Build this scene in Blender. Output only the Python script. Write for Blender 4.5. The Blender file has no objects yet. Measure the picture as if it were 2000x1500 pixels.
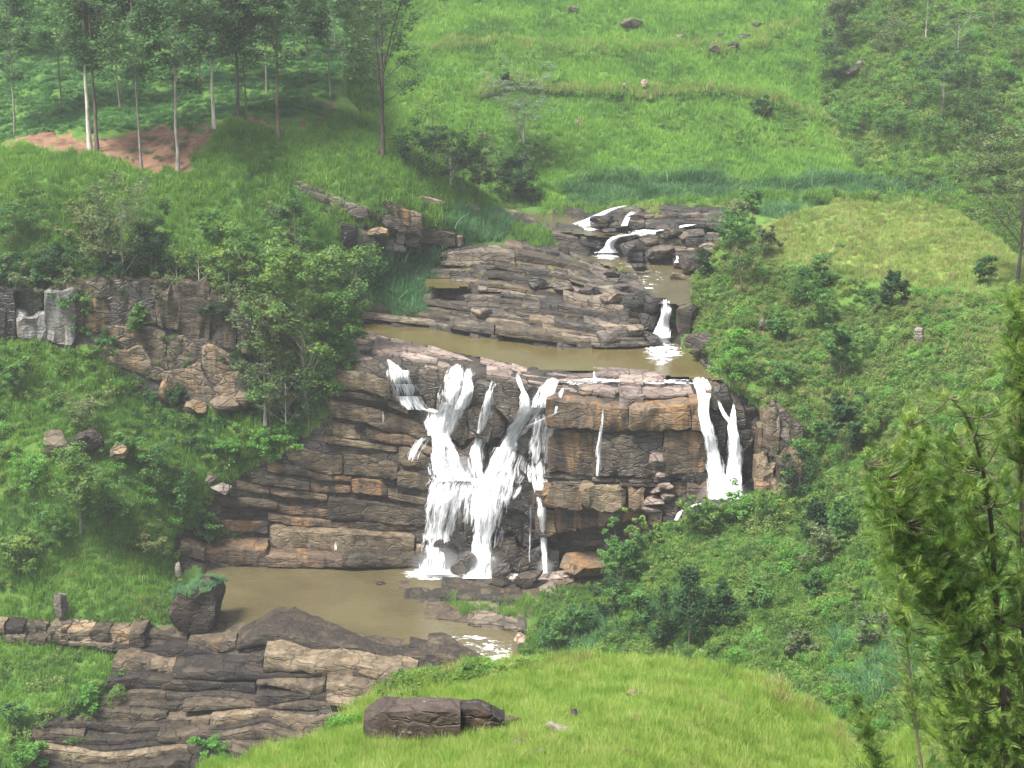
import bpy, math, random
import numpy as np
from math import radians as R
from mathutils import Vector, Matrix

# ---------------------------------------------------------------- camera, sky, sun, exposure
SC = bpy.context.scene
USE_HAZE = True
COL = SC.collection
CAMZ, PITCH, FPX = 140.0, R(14.0), 3732.0
cam_d = bpy.data.cameras.new("camera")
cam_d.sensor_width = 36.0
cam_d.lens = 36.0 * FPX / 2000.0
cam_d.clip_start = 1.0
cam_d.clip_end = 6000.0
cam = bpy.data.objects.new("camera", cam_d)
cam.location = (0, 0, CAMZ)
cam.rotation_euler = (R(90) - PITCH, 0, 0)
COL.objects.link(cam)
SC.camera = cam

SUN_EL, SUN_AZ = 60.0, 230.0     # azimuth: where the sun stands, degrees clockwise from north (+Y)
world = bpy.data.worlds.new("World")
SC.world = world
world.use_nodes = True
wn = world.node_tree
wn.nodes.clear()
w_out = wn.nodes.new("ShaderNodeOutputWorld")
w_bg = wn.nodes.new("ShaderNodeBackground")
w_sky = wn.nodes.new("ShaderNodeTexSky")
w_sky.sky_type = 'NISHITA'
w_sky.sun_disc = False
w_sky.sun_elevation = R(SUN_EL)
w_sky.sun_rotation = R(SUN_AZ)
w_sky.air_density = 1.0
w_sky.dust_density = 4.0
w_sky.ozone_density = 1.0
w_hsv = wn.nodes.new("ShaderNodeHueSaturation")
w_hsv.inputs['Saturation'].default_value = 0.45
wn.links.new(w_sky.outputs[0], w_hsv.inputs['Color'])
wn.links.new(w_hsv.outputs[0], w_bg.inputs[0])
w_bg.inputs[1].default_value = 0.15
wn.links.new(w_bg.outputs[0], w_out.inputs[0])

sun_d = bpy.data.lights.new("sun", 'SUN')
sun_d.energy = 4.4
sun_d.angle = R(12.0)
sun_d.color = (1.0, 0.965, 0.90)
sun = bpy.data.objects.new("sun", sun_d)
_az, _el = R(SUN_AZ), R(SUN_EL)
sdir = Vector((math.sin(_az) * math.cos(_el), math.cos(_az) * math.cos(_el), math.sin(_el)))
sun.rotation_euler = sdir.to_track_quat('Z', 'Y').to_euler()
sun.location = (0, 0, 400)
COL.objects.link(sun)

SC.view_settings.view_transform = 'Standard'
SC.view_settings.look = 'None'
SC.view_settings.exposure = 1.2
SC.view_settings.gamma = 1.0
SC.view_settings.use_curve_mapping = False
SC.cycles.max_bounces = 6
SC.cycles.diffuse_bounces = 3
SC.cycles.transparent_max_bounces = 16
SC.cycles.volume_bounces = 0

# ---------------------------------------------------------------- helpers
CT, ST = math.cos(PITCH), math.sin(PITCH)

def W(px, py, Y):
    """point of the place seen at photo pixel (px, py) at forward distance Y"""
    px, py, Y = np.broadcast_arrays(np.asarray(px, float), np.asarray(py, float), np.asarray(Y, float))
    a = (px - 1000.0) / FPX
    b = (750.0 - py) / FPX
    yc = CT + b * ST
    zc = -ST + b * CT
    s = Y / yc
    return np.stack([a * s, Y, CAMZ + zc * s], -1)

def Yz(py, z):
    b = (750.0 - np.asarray(py, float)) / FPX
    return (z - CAMZ) * (CT + b * ST) / (-ST + b * CT)

def Wz(px, py, z):
    return W(px, py, Yz(py, z))

def _hash(ix, iy, iz, seed):
    h = (ix * 374761393 + iy * 668265263 + iz * 2147483647 + seed * 974634777) & 0xFFFFFFFF
    h = ((h ^ (h >> 13)) * 1274126177) & 0xFFFFFFFF
    h = (h ^ (h >> 16)) & 0xFFFF
    return h / 32767.5 - 1.0

def vnoise(p, sc, seed=0):
    q = np.asarray(p, float) / sc
    i = np.floor(q).astype(np.int64)
    f = q - i
    f = f * f * (3 - 2 * f)
    r = 0
    for dx in (0, 1):
        wx = f[..., 0] if dx else 1 - f[..., 0]
        for dy in (0, 1):
            wy = f[..., 1] if dy else 1 - f[..., 1]
            for dz in (0, 1):
                wz = f[..., 2] if dz else 1 - f[..., 2]
                r = r + wx * wy * wz * _hash(i[..., 0] + dx, i[..., 1] + dy, i[..., 2] + dz, seed)
    return r

def fbm(p, sc, octs=3, seed=0):
    r, a = 0, 1.0
    for o in range(octs):
        r = r + a * vnoise(p, sc / 2 ** o, seed + 17 * o)
        a *= 0.5
    return r

def inpoly(px, py, poly):
    px = np.asarray(px, float); py = np.asarray(py, float)
    c = np.zeros(np.broadcast(px, py).shape, bool)
    n = len(poly)
    for i in range(n):
        x1, y1 = poly[i]; x2, y2 = poly[(i + 1) % n]
        if y1 == y2: continue
        m = ((y1 > py) != (y2 > py)) & (px < (x2 - x1) * (py - y1) / (y2 - y1) + x1)
        c ^= m
    return c

def curve_y(poly, x):
    xs = [p[0] for p in poly]; ys = [p[1] for p in poly]
    return np.interp(x, xs, ys)

def mesh_np(name, V, F, mats=(), smooth=True, uv=None, attrs=None, mat_idx=None, sharp=None):
    """mesh from numpy arrays; F is (n,3) or (n,4)"""
    me = bpy.data.meshes.new(name)
    V = np.asarray(V, np.float32); F = np.asarray(F, np.int32)
    k = F.shape[1]
    me.vertices.add(len(V)); me.vertices.foreach_set("co", V.ravel())
    me.loops.add(F.size); me.loops.foreach_set("vertex_index", F.ravel())
    me.polygons.add(len(F))
    me.polygons.foreach_set("loop_start", np.arange(0, F.size, k, dtype=np.int32))
    me.polygons.foreach_set("loop_total", np.full(len(F), k, np.int32))
    me.polygons.foreach_set("use_smooth", np.full(len(F), smooth, bool))
    for m in mats: me.materials.append(m)
    if mat_idx is not None: me.polygons.foreach_set("material_index", np.asarray(mat_idx, np.int32))
    if uv is not None:
        l = me.uv_layers.new(name="UVMap")
        l.data.foreach_set("uv", np.asarray(uv, np.float32)[F.ravel()].ravel())
    if attrs:
        for an, av in attrs.items():
            at = me.attributes.new(an, 'FLOAT', 'POINT')
            at.data.foreach_set("value", np.asarray(av, np.float32))
    me.update(calc_edges=True)
    if sharp is not None: me.set_sharp_from_angle(angle=R(sharp))
    return me

def link(name, me, parent=None, label=None, cat=None, group=None, kind=None, loc=None):
    o = bpy.data.objects.new(name, me)
    COL.objects.link(o)
    if parent is not None: o.parent = parent
    if loc is not None: o.location = loc
    tag(o, label, cat, group, kind)
    return o

def tag(o, label=None, cat=None, group=None, kind=None):
    if label: o["label"] = label
    if cat: o["category"] = cat
    if group: o["group"] = group
    if kind: o["kind"] = kind

def empty(name, loc, label, cat, group=None, kind=None):
    o = bpy.data.objects.new(name, None)
    COL.objects.link(o); o.location = loc
    tag(o, label, cat, group, kind)
    return o

# ---------------------------------------------------------------- materials
class NT:
    def __init__(s, name):
        s.m = bpy.data.materials.new(name); s.m.use_nodes = True
        s.t = s.m.node_tree; s.t.nodes.clear()
        s.out = s.n("ShaderNodeOutputMaterial")
    def n(s, typ, **kw):
        nd = s.t.nodes.new(typ)
        for k, v in kw.items(): setattr(nd, k, v)
        return nd
    def l(s, a, b): s.t.links.new(a, b)
    def noise(s, vec, scale, detail=3, rough=0.55, dist=0.0):
        nd = s.n("ShaderNodeTexNoise")
        nd.inputs['Scale'].default_value = scale; nd.inputs['Detail'].default_value = detail
        nd.inputs['Roughness'].default_value = rough; nd.inputs['Distortion'].default_value = dist
        if vec is not None: s.l(vec, nd.inputs['Vector'])
        return nd.outputs['Fac']
    def mapr(s, v, a, b, c=0.0, d=1.0):
        nd = s.n("ShaderNodeMapRange")
        s.l(v, nd.inputs[0])
        for i, x in enumerate((a, b, c, d)): nd.inputs[i + 1].default_value = x
        return nd.outputs[0]
    def math(s, op, a, b=None, clamp=False):
        nd = s.n("ShaderNodeMath", operation=op, use_clamp=clamp)
        for i, x in enumerate((a, b)):
            if x is None: continue
            if isinstance(x, (int, float)): nd.inputs[i].default_value = x
            else: s.l(x, nd.inputs[i])
        return nd.outputs[0]
    def mix(s, f, a, b, mode='MIX'):
        nd = s.n("ShaderNodeMix", data_type='RGBA', blend_type=mode)
        for sock, x in ((nd.inputs[0], f), (nd.inputs[6], a), (nd.inputs[7], b)):
            if isinstance(x, (int, float)): sock.default_value = x
            elif isinstance(x, (tuple, list)): sock.default_value = (*x[:3], 1)
            else: s.l(x, sock)
        return nd.outputs[2]
    def ramp(s, f, stops):
        nd = s.n("ShaderNodeValToRGB")
        e = nd.color_ramp.elements
        while len(e) < len(stops): e.new(0.5)
        for i, (p, c) in enumerate(stops): e[i].position = p; e[i].color = (*c, 1)
        s.l(f, nd.inputs[0])
        return nd.outputs[0]
    def scale(s, vec, xyz):
        nd = s.n("ShaderNodeVectorMath", operation='MULTIPLY')
        s.l(vec, nd.inputs[0]); nd.inputs[1].default_value = xyz
        return nd.outputs[0]
    def bump(s, h, strength, dist):
        nd = s.n("ShaderNodeBump"); nd.inputs['Strength'].default_value = strength
        nd.inputs['Distance'].default_value = dist; s.l(h, nd.inputs['Height'])
        return nd.outputs[0]

def mat_leaf(name, cols, patch=14.0, rnd=0.5, trans=0.42, rough=0.55, spec=0.25):
    """foliage: colours from dark to light; picked by a mix of plant-to-plant chance and patches of the ground"""
    g = NT(name)
    pos = g.n("ShaderNodeNewGeometry").outputs['Position']
    oi = g.n("ShaderNodeObjectInfo").outputs['Random']
    n1 = g.mapr(g.noise(pos, 1.0 / patch, 3, 0.6), 0.3, 0.7)
    f = g.math('ADD', g.math('MULTIPLY', oi, rnd), g.math('MULTIPLY', n1, 1 - rnd))
    n = len(cols)
    c = g.ramp(f, [(0.08 + 0.84 * i / (n - 1), cols[i]) for i in range(n)])
    pr = g.n("ShaderNodeBsdfPrincipled")
    pr.inputs['Roughness'].default_value = rough
    pr.inputs['Specular IOR Level'].default_value = spec
    g.l(c, pr.inputs['Base Color'])
    tr = g.n("ShaderNodeBsdfTranslucent")
    tc = g.mix(1.0, c, (1.0, 1.12, 0.55), 'MULTIPLY')
    g.l(tc, tr.inputs[0])
    mx = g.n("ShaderNodeMixShader"); mx.inputs[0].default_value = trans
    g.l(pr.outputs[0], mx.inputs[1]); g.l(tr.outputs[0], mx.inputs[2])
    g.l(mx.outputs[0], g.out.inputs[0])
    return g.m

def mat_rock(name, dark, mid, light, stain, stain_amt=0.35, lichen=0.25, wet=0.0, scale=1.0, streak=0.5, lam=0.45, plates=1.0, zst=3.5):
    g = NT(name)
    pos = g.n("ShaderNodeNewGeometry").outputs['Position']
    oi = g.n("ShaderNodeObjectInfo").outputs['Random']
    n1 = g.noise(pos, 0.16 * scale, 5, 0.62, 0.6)
    n2 = g.noise(g.scale(pos, (1, 1, zst)), 0.5 * scale, 4, 0.6)
    f = g.math('ADD', g.math('MULTIPLY', n1, 0.55), g.math('MULTIPLY', n2, 0.35))
    f = g.math('ADD', f, g.math('MULTIPLY', g.math('SUBTRACT', oi, 0.35), 0.26))
    c = g.ramp(f, [(0.34, dark), (0.52, mid), (0.68, light)])
    # iron and tannin stains: broad, running down the face
    st = g.noise(g.scale(pos, (1, 1, 0.22)), 0.30 * scale, 4, 0.6, 0.5)
    c = g.mix(g.mapr(st, 0.66 - 0.25 * stain_amt, 0.78 - 0.2 * stain_amt, 0.0, 0.85), c, stain)
    # dark seepage streaks
    sk = g.noise(g.scale(pos, (1.3, 1.3, 0.10)), 0.8 * scale, 4, 0.65)
    c = g.mix(g.mapr(sk, 0.50, 0.68, 0.0, streak), c, dark)
    # pale lichen specks
    lc = g.noise(pos, 1.9 * scale, 4, 0.7)
    c = g.mix(g.mapr(lc, 0.60, 0.72, 0.0, lichen), c, (0.36, 0.34, 0.31))
    wn_ = g.n("ShaderNodeTexNoise"); wn_.inputs['Scale'].default_value = 0.45 * scale; wn_.inputs['Detail'].default_value = 3
    g.l(pos, wn_.inputs['Vector'])
    wa = g.n("ShaderNodeVectorMath", operation='MULTIPLY_ADD'); g.l(wn_.outputs['Color'], wa.inputs[0]); wa.inputs[1].default_value = (2.2 / scale, 2.2 / scale, 1.6 / scale); g.l(pos, wa.inputs[2])
    vs = g.scale(wa.outputs[0], (0.26 * scale, 0.26 * scale, 0.85 * scale))
    v1 = g.n("ShaderNodeTexVoronoi"); v1.inputs['Scale'].default_value = 1.0; g.l(vs, v1.inputs['Vector'])
    v2 = g.n("ShaderNodeTexVoronoi", feature='DISTANCE_TO_EDGE'); v2.inputs['Scale'].default_value = 1.0; g.l(vs, v2.inputs['Vector'])
    sepc = g.n("ShaderNodeSeparateColor"); g.l(v1.outputs['Color'], sepc.inputs[0])
    plate = sepc.outputs[0]
    c = g.mix(g.mapr(plate, 0.0, 0.45, 0.45 * plates, 0.0), c, dark)
    c = g.mix(g.mapr(plate, 0.72, 1.0, 0.0, 0.40 * plates), c, light)
    crack = g.mapr(v2.outputs['Distance'], 0.0, 0.07, 1.0, 0.0)
    c = g.mix(g.math('MULTIPLY', crack, 0.55 * plates), c, tuple(0.35 * q for q in dark))
    lm = g.noise(g.scale(pos, (0.16, 0.16, 2.6)), 0.9 * scale, 4, 0.6, 0.2)
    c = g.mix(g.mapr(g.math('MULTIPLY', lm, g.mapr(n1, 0.35, 0.6, 0.85, 1.1)), 0.52, 0.62, 0.0, 0.35 * lam), c, dark)
    b1 = g.noise(pos, 1.1 * scale, 6, 0.68, 0.3)
    b2 = g.noise(g.scale(pos, (0.6, 0.6, zst * 1.1)), 0.8 * scale, 4, 0.6)
    h = g.math('ADD', g.math('MULTIPLY', b1, 0.7), g.math('ADD', g.math('MULTIPLY', b2, 0.5), g.math('ADD', g.math('MULTIPLY', lm, -0.35 * lam), g.math('ADD', g.math('MULTIPLY', plate, 0.55 * plates), g.math('MULTIPLY', crack, -0.6 * plates)))))
    pr = g.n("ShaderNodeBsdfPrincipled")
    g.l(c, pr.inputs['Base Color'])
    g.l(g.mapr(n2, 0.3, 0.7, 0.85 - wet, 0.55 - wet), pr.inputs['Roughness'])
    pr.inputs['Specular IOR Level'].default_value = 0.35
    g.l(g.bump(h, 0.85, 0.5 / scale), pr.inputs['Normal'])
    g.l(pr.outputs[0], g.out.inputs[0])
    return g.m

def mat_ground(name, c1, c2, c3, sc=0.2):
    g = NT(name)
    pos = g.n("ShaderNodeNewGeometry").outputs['Position']
    n1 = g.noise(pos, sc, 5, 0.65)
    c = g.ramp(n1, [(0.35, c1), (0.5, c2), (0.66, c3)])
    pr = g.n("ShaderNodeBsdfPrincipled"); pr.inputs['Roughness'].default_value = 0.95
    pr.inputs['Specular IOR Level'].default_value = 0.1
    g.l(c, pr.inputs['Base Color'])
    g.l(g.bump(g.noise(pos, 1.2, 5, 0.7), 0.7, 0.4), pr.inputs['Normal'])
    g.l(pr.outputs[0], g.out.inputs[0])
    return g.m

def mat_bark(name, a, b, c=None):
    g = NT(name)
    pos = g.n("ShaderNodeNewGeometry").outputs['Position']
    n1 = g.noise(g.scale(pos, (1, 1, 0.3)), 0.9, 4, 0.65)
    col = g.ramp(n1, [(0.38, a), (0.6, b)] if c is None else [(0.34, a), (0.5, b), (0.64, c)])
    pr = g.n("ShaderNodeBsdfPrincipled"); pr.inputs['Roughness'].default_value = 0.85
    g.l(col, pr.inputs['Base Color']); g.l(pr.outputs[0], g.out.inputs[0])
    return g.m

def mat_water(name, base, shallow, chop=0.35):
    g = NT(name)
    pos = g.n("ShaderNodeNewGeometry").outputs['Position']
    big = g.noise(pos, 0.06, 3, 0.5)
    c = g.mix(g.mapr(big, 0.4, 0.62), base, shallow)
    pr = g.n("ShaderNodeBsdfPrincipled")
    g.l(c, pr.inputs['Base Color'])
    pr.inputs['Roughness'].default_value = 0.10
    pr.inputs['IOR'].default_value = 1.33
    wv = g.noise(g.scale(pos, (0.7, 1.0, 1)), 1.6, 4, 0.62, 0.5)
    amp = g.mapr(g.noise(pos, 0.05, 2), 0.4, 0.6, 0.4, 1.0)
    g.l(g.bump(g.math('MULTIPLY', wv, amp), chop, 0.35), pr.inputs['Normal'])
    g.l(pr.outputs[0], g.out.inputs[0])
    return g.m

def mat_fall(name, sx=5.0, sy=0.42, soft=0.24, seed=0.0, tint=(0.93, 0.94, 0.95)):
    """falling white water: strands with gaps between them; 'dens' is how thick the water is there"""
    g = NT(name)
    uv = g.n("ShaderNodeUVMap").outputs[0]
    d = g.n("ShaderNodeAttribute", attribute_name="dens").outputs['Fac']
    ad = g.n("ShaderNodeVectorMath", operation='ADD'); g.l(uv, ad.inputs[0]); ad.inputs[1].default_value = (seed, seed, 0)
    n0 = g.noise(g.scale(ad.outputs[0], (sx * 0.13, sy * 0.22, 1)), 1.0, 2, 0.5, 0.2)
    n1 = g.noise(g.scale(ad.outputs[0], (sx * 0.34, sy * 0.5, 1)), 1.0, 3, 0.6, 0.3)
    n2 = g.noise(g.scale(ad.outputs[0], (sx * 0.9, sy * 1.3, 1)), 1.0, 3, 0.65, 0.4)
    n = g.math('ADD', g.math('MULTIPLY', n0, 0.34), g.math('ADD', g.math('MULTIPLY', n1, 0.36), g.math('MULTIPLY', n2, 0.30)))
    n = g.math('ADD', g.math('MULTIPLY', g.math('SUBTRACT', n, 0.5), 2.3), 0.5)
    v = g.math('ADD', n, g.math('SUBTRACT', d, 1.0))
    al = g.mapr(v, 0.0 - soft * 0.5, soft)
    c = g.mix(g.mapr(n2, 0.35, 0.62), (0.84, 0.86, 0.87), tint)
    pr = g.n("ShaderNodeBsdfPrincipled")
    g.l(c, pr.inputs['Base Color']); pr.inputs['Roughness'].default_value = 0.5
    pr.inputs['Specular IOR Level'].default_value = 0.3
    # spray scatters light from every side: lean the shading normal towards the open sky
    nb = g.n("ShaderNodeVectorMath", operation='MULTIPLY_ADD'); g.l(g.bump(n, 0.25, 0.3), nb.inputs[0]); nb.inputs[1].default_value = (0.55, 0.55, 0.55); nb.inputs[2].default_value = (0, 0, 0.75)
    nn = g.n("ShaderNodeVectorMath", operation='NORMALIZE'); g.l(nb.outputs[0], nn.inputs[0]); g.l(nn.outputs[0], pr.inputs['Normal'])
    g.l(al, pr.inputs['Alpha'])
    g.l(pr.outputs[0], g.out.inputs[0])
    return g.m

M = {}
M['g_far'] = mat_leaf('grass_far', [(0.060, 0.142, 0.036), (0.122, 0.261, 0.042), (0.189, 0.355, 0.055), (0.255, 0.403, 0.079)], 16, 0.4)
M['g_left'] = mat_leaf('grass_left', [(0.054, 0.121, 0.028), (0.096, 0.198, 0.037), (0.150, 0.286, 0.045), (0.216, 0.341, 0.065)], 13, 0.4)
M['g_knoll'] = mat_leaf('grass_knoll', [(0.13, 0.21, 0.05), (0.22, 0.31, 0.075), (0.30, 0.37, 0.11), (0.36, 0.40, 0.16)], 10, 0.5)
M['g_fore'] = mat_leaf('grass_fore', [(0.12, 0.22, 0.035), (0.20, 0.31, 0.06), (0.29, 0.38, 0.09), (0.38, 0.43, 0.16)], 3, 0.55, 0.4)
M['g_dry'] = mat_leaf('grass_dry', [(0.15, 0.15, 0.06), (0.26, 0.23, 0.10), (0.36, 0.32, 0.16)], 6, 0.6)
M['scrub'] = mat_leaf('scrub', [(0.042, 0.094, 0.024), (0.084, 0.160, 0.035), (0.144, 0.226, 0.049), (0.216, 0.275, 0.081)], 9, 0.6)
M['scrub_dk'] = mat_leaf('scrub_dark', [(0.018, 0.062, 0.024), (0.036, 0.103, 0.029), (0.067, 0.158, 0.038)], 8, 0.5)
M['olive'] = mat_leaf('scrub_olive', [(0.090, 0.117, 0.040), (0.150, 0.172, 0.060), (0.226, 0.213, 0.095)], 7, 0.5)
M['cane'] = mat_leaf('cane', [(0.035, 0.11, 0.045), (0.07, 0.18, 0.075), (0.12, 0.25, 0.11), (0.19, 0.31, 0.17)], 8, 0.55)
M['tea'] = mat_leaf('tea', [(0.022, 0.086, 0.024), (0.043, 0.135, 0.032), (0.071, 0.178, 0.043)], 14, 0.45, 0.15)
M['gum'] = mat_leaf('gum_leaf', [(0.037, 0.087, 0.037), (0.077, 0.151, 0.056), (0.130, 0.213, 0.077)], 5, 0.25)
M['silver'] = mat_leaf('silver_leaf', [(0.09, 0.15, 0.08), (0.15, 0.22, 0.13), (0.23, 0.30, 0.20)], 4, 0.2)
M['tree_y'] = mat_leaf('tree_yellowgreen', [(0.053, 0.117, 0.029), (0.113, 0.199, 0.043), (0.226, 0.303, 0.060)], 3.5, 0.2)
M['tree_g'] = mat_leaf('tree_green', [(0.036, 0.103, 0.029), (0.074, 0.172, 0.040), (0.134, 0.248, 0.054)], 3.5, 0.25)
M['tree_o'] = mat_leaf('tree_olive', [(0.053, 0.089, 0.038), (0.106, 0.144, 0.060), (0.180, 0.213, 0.095)], 3.5, 0.25)
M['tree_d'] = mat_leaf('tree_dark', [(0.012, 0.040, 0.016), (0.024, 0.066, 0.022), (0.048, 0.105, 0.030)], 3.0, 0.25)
M['bright'] = mat_leaf('shrub_bright', [(0.06, 0.17, 0.03), (0.10, 0.25, 0.04), (0.17, 0.33, 0.06)], 3.0, 0.3)
M['fern'] = mat_leaf('silky_oak_leaf', [(0.042, 0.086, 0.022), (0.090, 0.161, 0.036), (0.156, 0.241, 0.055), (0.312, 0.391, 0.100)], 0.7, 0.0, 0.42)
M['bark_pale'] = mat_bark('bark_pale', (0.22, 0.17, 0.13), (0.42, 0.38, 0.33), (0.55, 0.52, 0.47))
M['bark_brown'] = mat_bark('bark_brown', (0.05, 0.038, 0.03), (0.13, 0.095, 0.07))
M['bark_grey'] = mat_bark('bark_grey', (0.12, 0.105, 0.09), (0.25, 0.22, 0.19))
M['bark_dark'] = mat_bark('bark_dark', (0.02, 0.016, 0.014), (0.06, 0.045, 0.035))
M['under'] = mat_ground('undergrowth', (0.04, 0.08, 0.018), (0.06, 0.12, 0.024), (0.085, 0.15, 0.03))
M['under_fore'] = mat_ground('undergrowth_fore', (0.06, 0.10, 0.02), (0.10, 0.17, 0.03), (0.14, 0.22, 0.04), 0.5)
M['under_knoll'] = mat_ground('undergrowth_knoll', (0.08, 0.12, 0.03), (0.13, 0.18, 0.045), (0.17, 0.21, 0.06))
M['soil'] = mat_ground('bare_earth', (0.085, 0.052, 0.034), (0.15, 0.088, 0.055), (0.21, 0.13, 0.085), 0.3)
M['crevice'] = mat_rock('rock_crevice', (0.013, 0.012, 0.010), (0.029, 0.025, 0.018), (0.058, 0.047, 0.034), (0.048, 0.036, 0.018), 0.3, 0.1)  # base rock coloured dark, so shade is painted into gaps between blocks
M['rk_band'] = mat_rock('rock_banded', (0.018, 0.016, 0.011), (0.082, 0.061, 0.037), (0.218, 0.168, 0.106), (0.132, 0.082, 0.034), 0.3, 0.25, 0.0, 1.0, 0.5, 0.45, 0.6)
M['rk_up'] = mat_rock('rock_upper', (0.021, 0.021, 0.018), (0.091, 0.074, 0.055), (0.240, 0.192, 0.134), (0.163, 0.106, 0.050), 0.2, 0.25)
M['rk_wall'] = mat_rock('rock_wall', (0.022, 0.018, 0.015), (0.10, 0.07, 0.044), (0.19, 0.13, 0.078), (0.21, 0.115, 0.045), 0.65, 0.12, 0.0, 0.8, 0.8, 0.5, 0.42)
M['rk_wet'] = mat_rock('rock_wet', (0.014, 0.013, 0.013), (0.040, 0.034, 0.027), (0.088, 0.068, 0.048), (0.072, 0.048, 0.024), 0.4, 0.05, 0.3)
M['rk_lip'] = mat_rock('rock_lip', (0.094, 0.072, 0.061), (0.209, 0.162, 0.133), (0.302, 0.245, 0.205), (0.259, 0.180, 0.094), 0.25, 0.25, 0.0, 1.0, 0.3)
M['rk_cliff'] = mat_rock('rock_cliff', (0.024, 0.022, 0.018), (0.125, 0.095, 0.062), (0.259, 0.196, 0.125), (0.288, 0.170, 0.065), 0.6, 0.3, 0.0, 0.9, 0.8)
M['rk_low'] = mat_rock('rock_lower', (0.008, 0.006, 0.005), (0.034, 0.025, 0.016), (0.119, 0.090, 0.057), (0.065, 0.041, 0.016), 0.25, 0.25, 0.0, 1.0, 0.5, 0.45, 0.6)
M['rk_fore'] = mat_rock('rock_fore', (0.009, 0.006, 0.005), (0.033, 0.021, 0.015), (0.078, 0.057, 0.043), (0.058, 0.033, 0.021), 0.3, 0.4, 0.0, 1.3, 0.5, 0.0, 0.45, 1.3)
M['rk_pale'] = mat_rock('rock_pale', (0.05, 0.045, 0.04), (0.13, 0.125, 0.115), (0.26, 0.26, 0.25), (0.22, 0.14, 0.08), 0.25, 0.3, 0.0, 1.0, 0.9, 0.2, 0.4)
M['rk_pink'] = mat_rock('rock_pink', (0.224, 0.147, 0.112), (0.322, 0.217, 0.168), (0.385, 0.294, 0.238), (0.350, 0.210, 0.119), 0.2, 0.2, 0, 1.0, 0.2)
M['rk_grey'] = mat_rock('rock_grey', (0.052, 0.043, 0.038), (0.138, 0.115, 0.095), (0.230, 0.202, 0.173), (0.173, 0.115, 0.069), 0.15, 0.4)
M['water'] = mat_water('water_brown', (0.070, 0.058, 0.028), (0.092, 0.079, 0.040), 0.8)
M['water_red'] = mat_water('water_tannin', (0.080, 0.064, 0.024), (0.095, 0.082, 0.034), 0.3)
M['fall'] = mat_fall('falling_water')
M['veil'] = mat_fall('veil_water', 4.0, 0.30, 0.30, 7.3)
M['foam'] = mat_fall('foam', 1.6, 1.6, 0.16, 3.1)

# ================================================================ LARGE STRUCTURE: the land
class Surf:
    """a sheet of land: control points (photo px, py and distance, or height) joined by a thin-plate surface"""
    def __init__(s, name, ctrl, bumps=(), amp=0.8, amp_sc=9.0, seed=1):
        P = []
        for c in ctrl:
            if len(c) == 4: P.append((c[0], c[1], float(Yz(c[1], c[3]))))
            else: P.append(c)
        P = np.array(P, float)
        s.c = P[:, :2] / 500.0
        n = len(P)
        d = np.linalg.norm(s.c[:, None] - s.c[None], axis=-1)
        K = s.phi(d) + np.eye(n) * 0.0008
        A = np.zeros((n + 3, n + 3)); A[:n, :n] = K
        A[:n, n] = 1; A[:n, n + 1:] = s.c; A[n, :n] = 1; A[n + 1:, :n] = s.c.T
        s.w = np.linalg.solve(A, np.concatenate([P[:, 2], np.zeros(3)]))
        s.name, s.bumps, s.amp, s.amp_sc, s.seed = name, bumps, amp, amp_sc, seed
        s.pools = []
    @staticmethod
    def phi(d):
        return np.where(d > 1e-9, d * d * np.log(np.maximum(d, 1e-9)), 0.0)
    def Y(s, px, py):
        px, py = np.broadcast_arrays(np.asarray(px, float), np.asarray(py, float))
        q = np.stack([px.ravel(), py.ravel()], -1) / 500.0
        out = np.empty(len(q))
        for i in range(0, len(q), 20000):
            qq = q[i:i + 20000]
            d = np.linalg.norm(qq[:, None] - s.c[None], axis=-1)
            out[i:i + 20000] = s.phi(d) @ s.w[:-3] + s.w[-3] + qq @ s.w[-2:]
        out = out.reshape(px.shape)
        for line, w, a in s.bumps:
            xs = [p[0] for p in line]
            yl = curve_y(line, px)
            dd = (py - yl) / w
            inside = np.clip((px - min(xs)) / 40, 0, 1) * np.clip((max(xs) - px) / 40, 0, 1)
            out = out - a * inside * np.exp(-np.where(dd < 0, dd * dd * 0.25, dd * dd * 0.7))
        return out
    def P(s, px, py, noise=True):
        p = W(px, py, s.Y(px, py))
        if noise:
            p = p.copy()
            p[..., 2] += s.amp * fbm(p, s.amp_sc, 3, s.seed)
        for poly, lvl in s.pools:
            m = inpoly(px, py, poly)
            p[..., 2] = np.where(m, np.minimum(p[..., 2], lvl - 1.0), p[..., 2])
        return p

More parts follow.
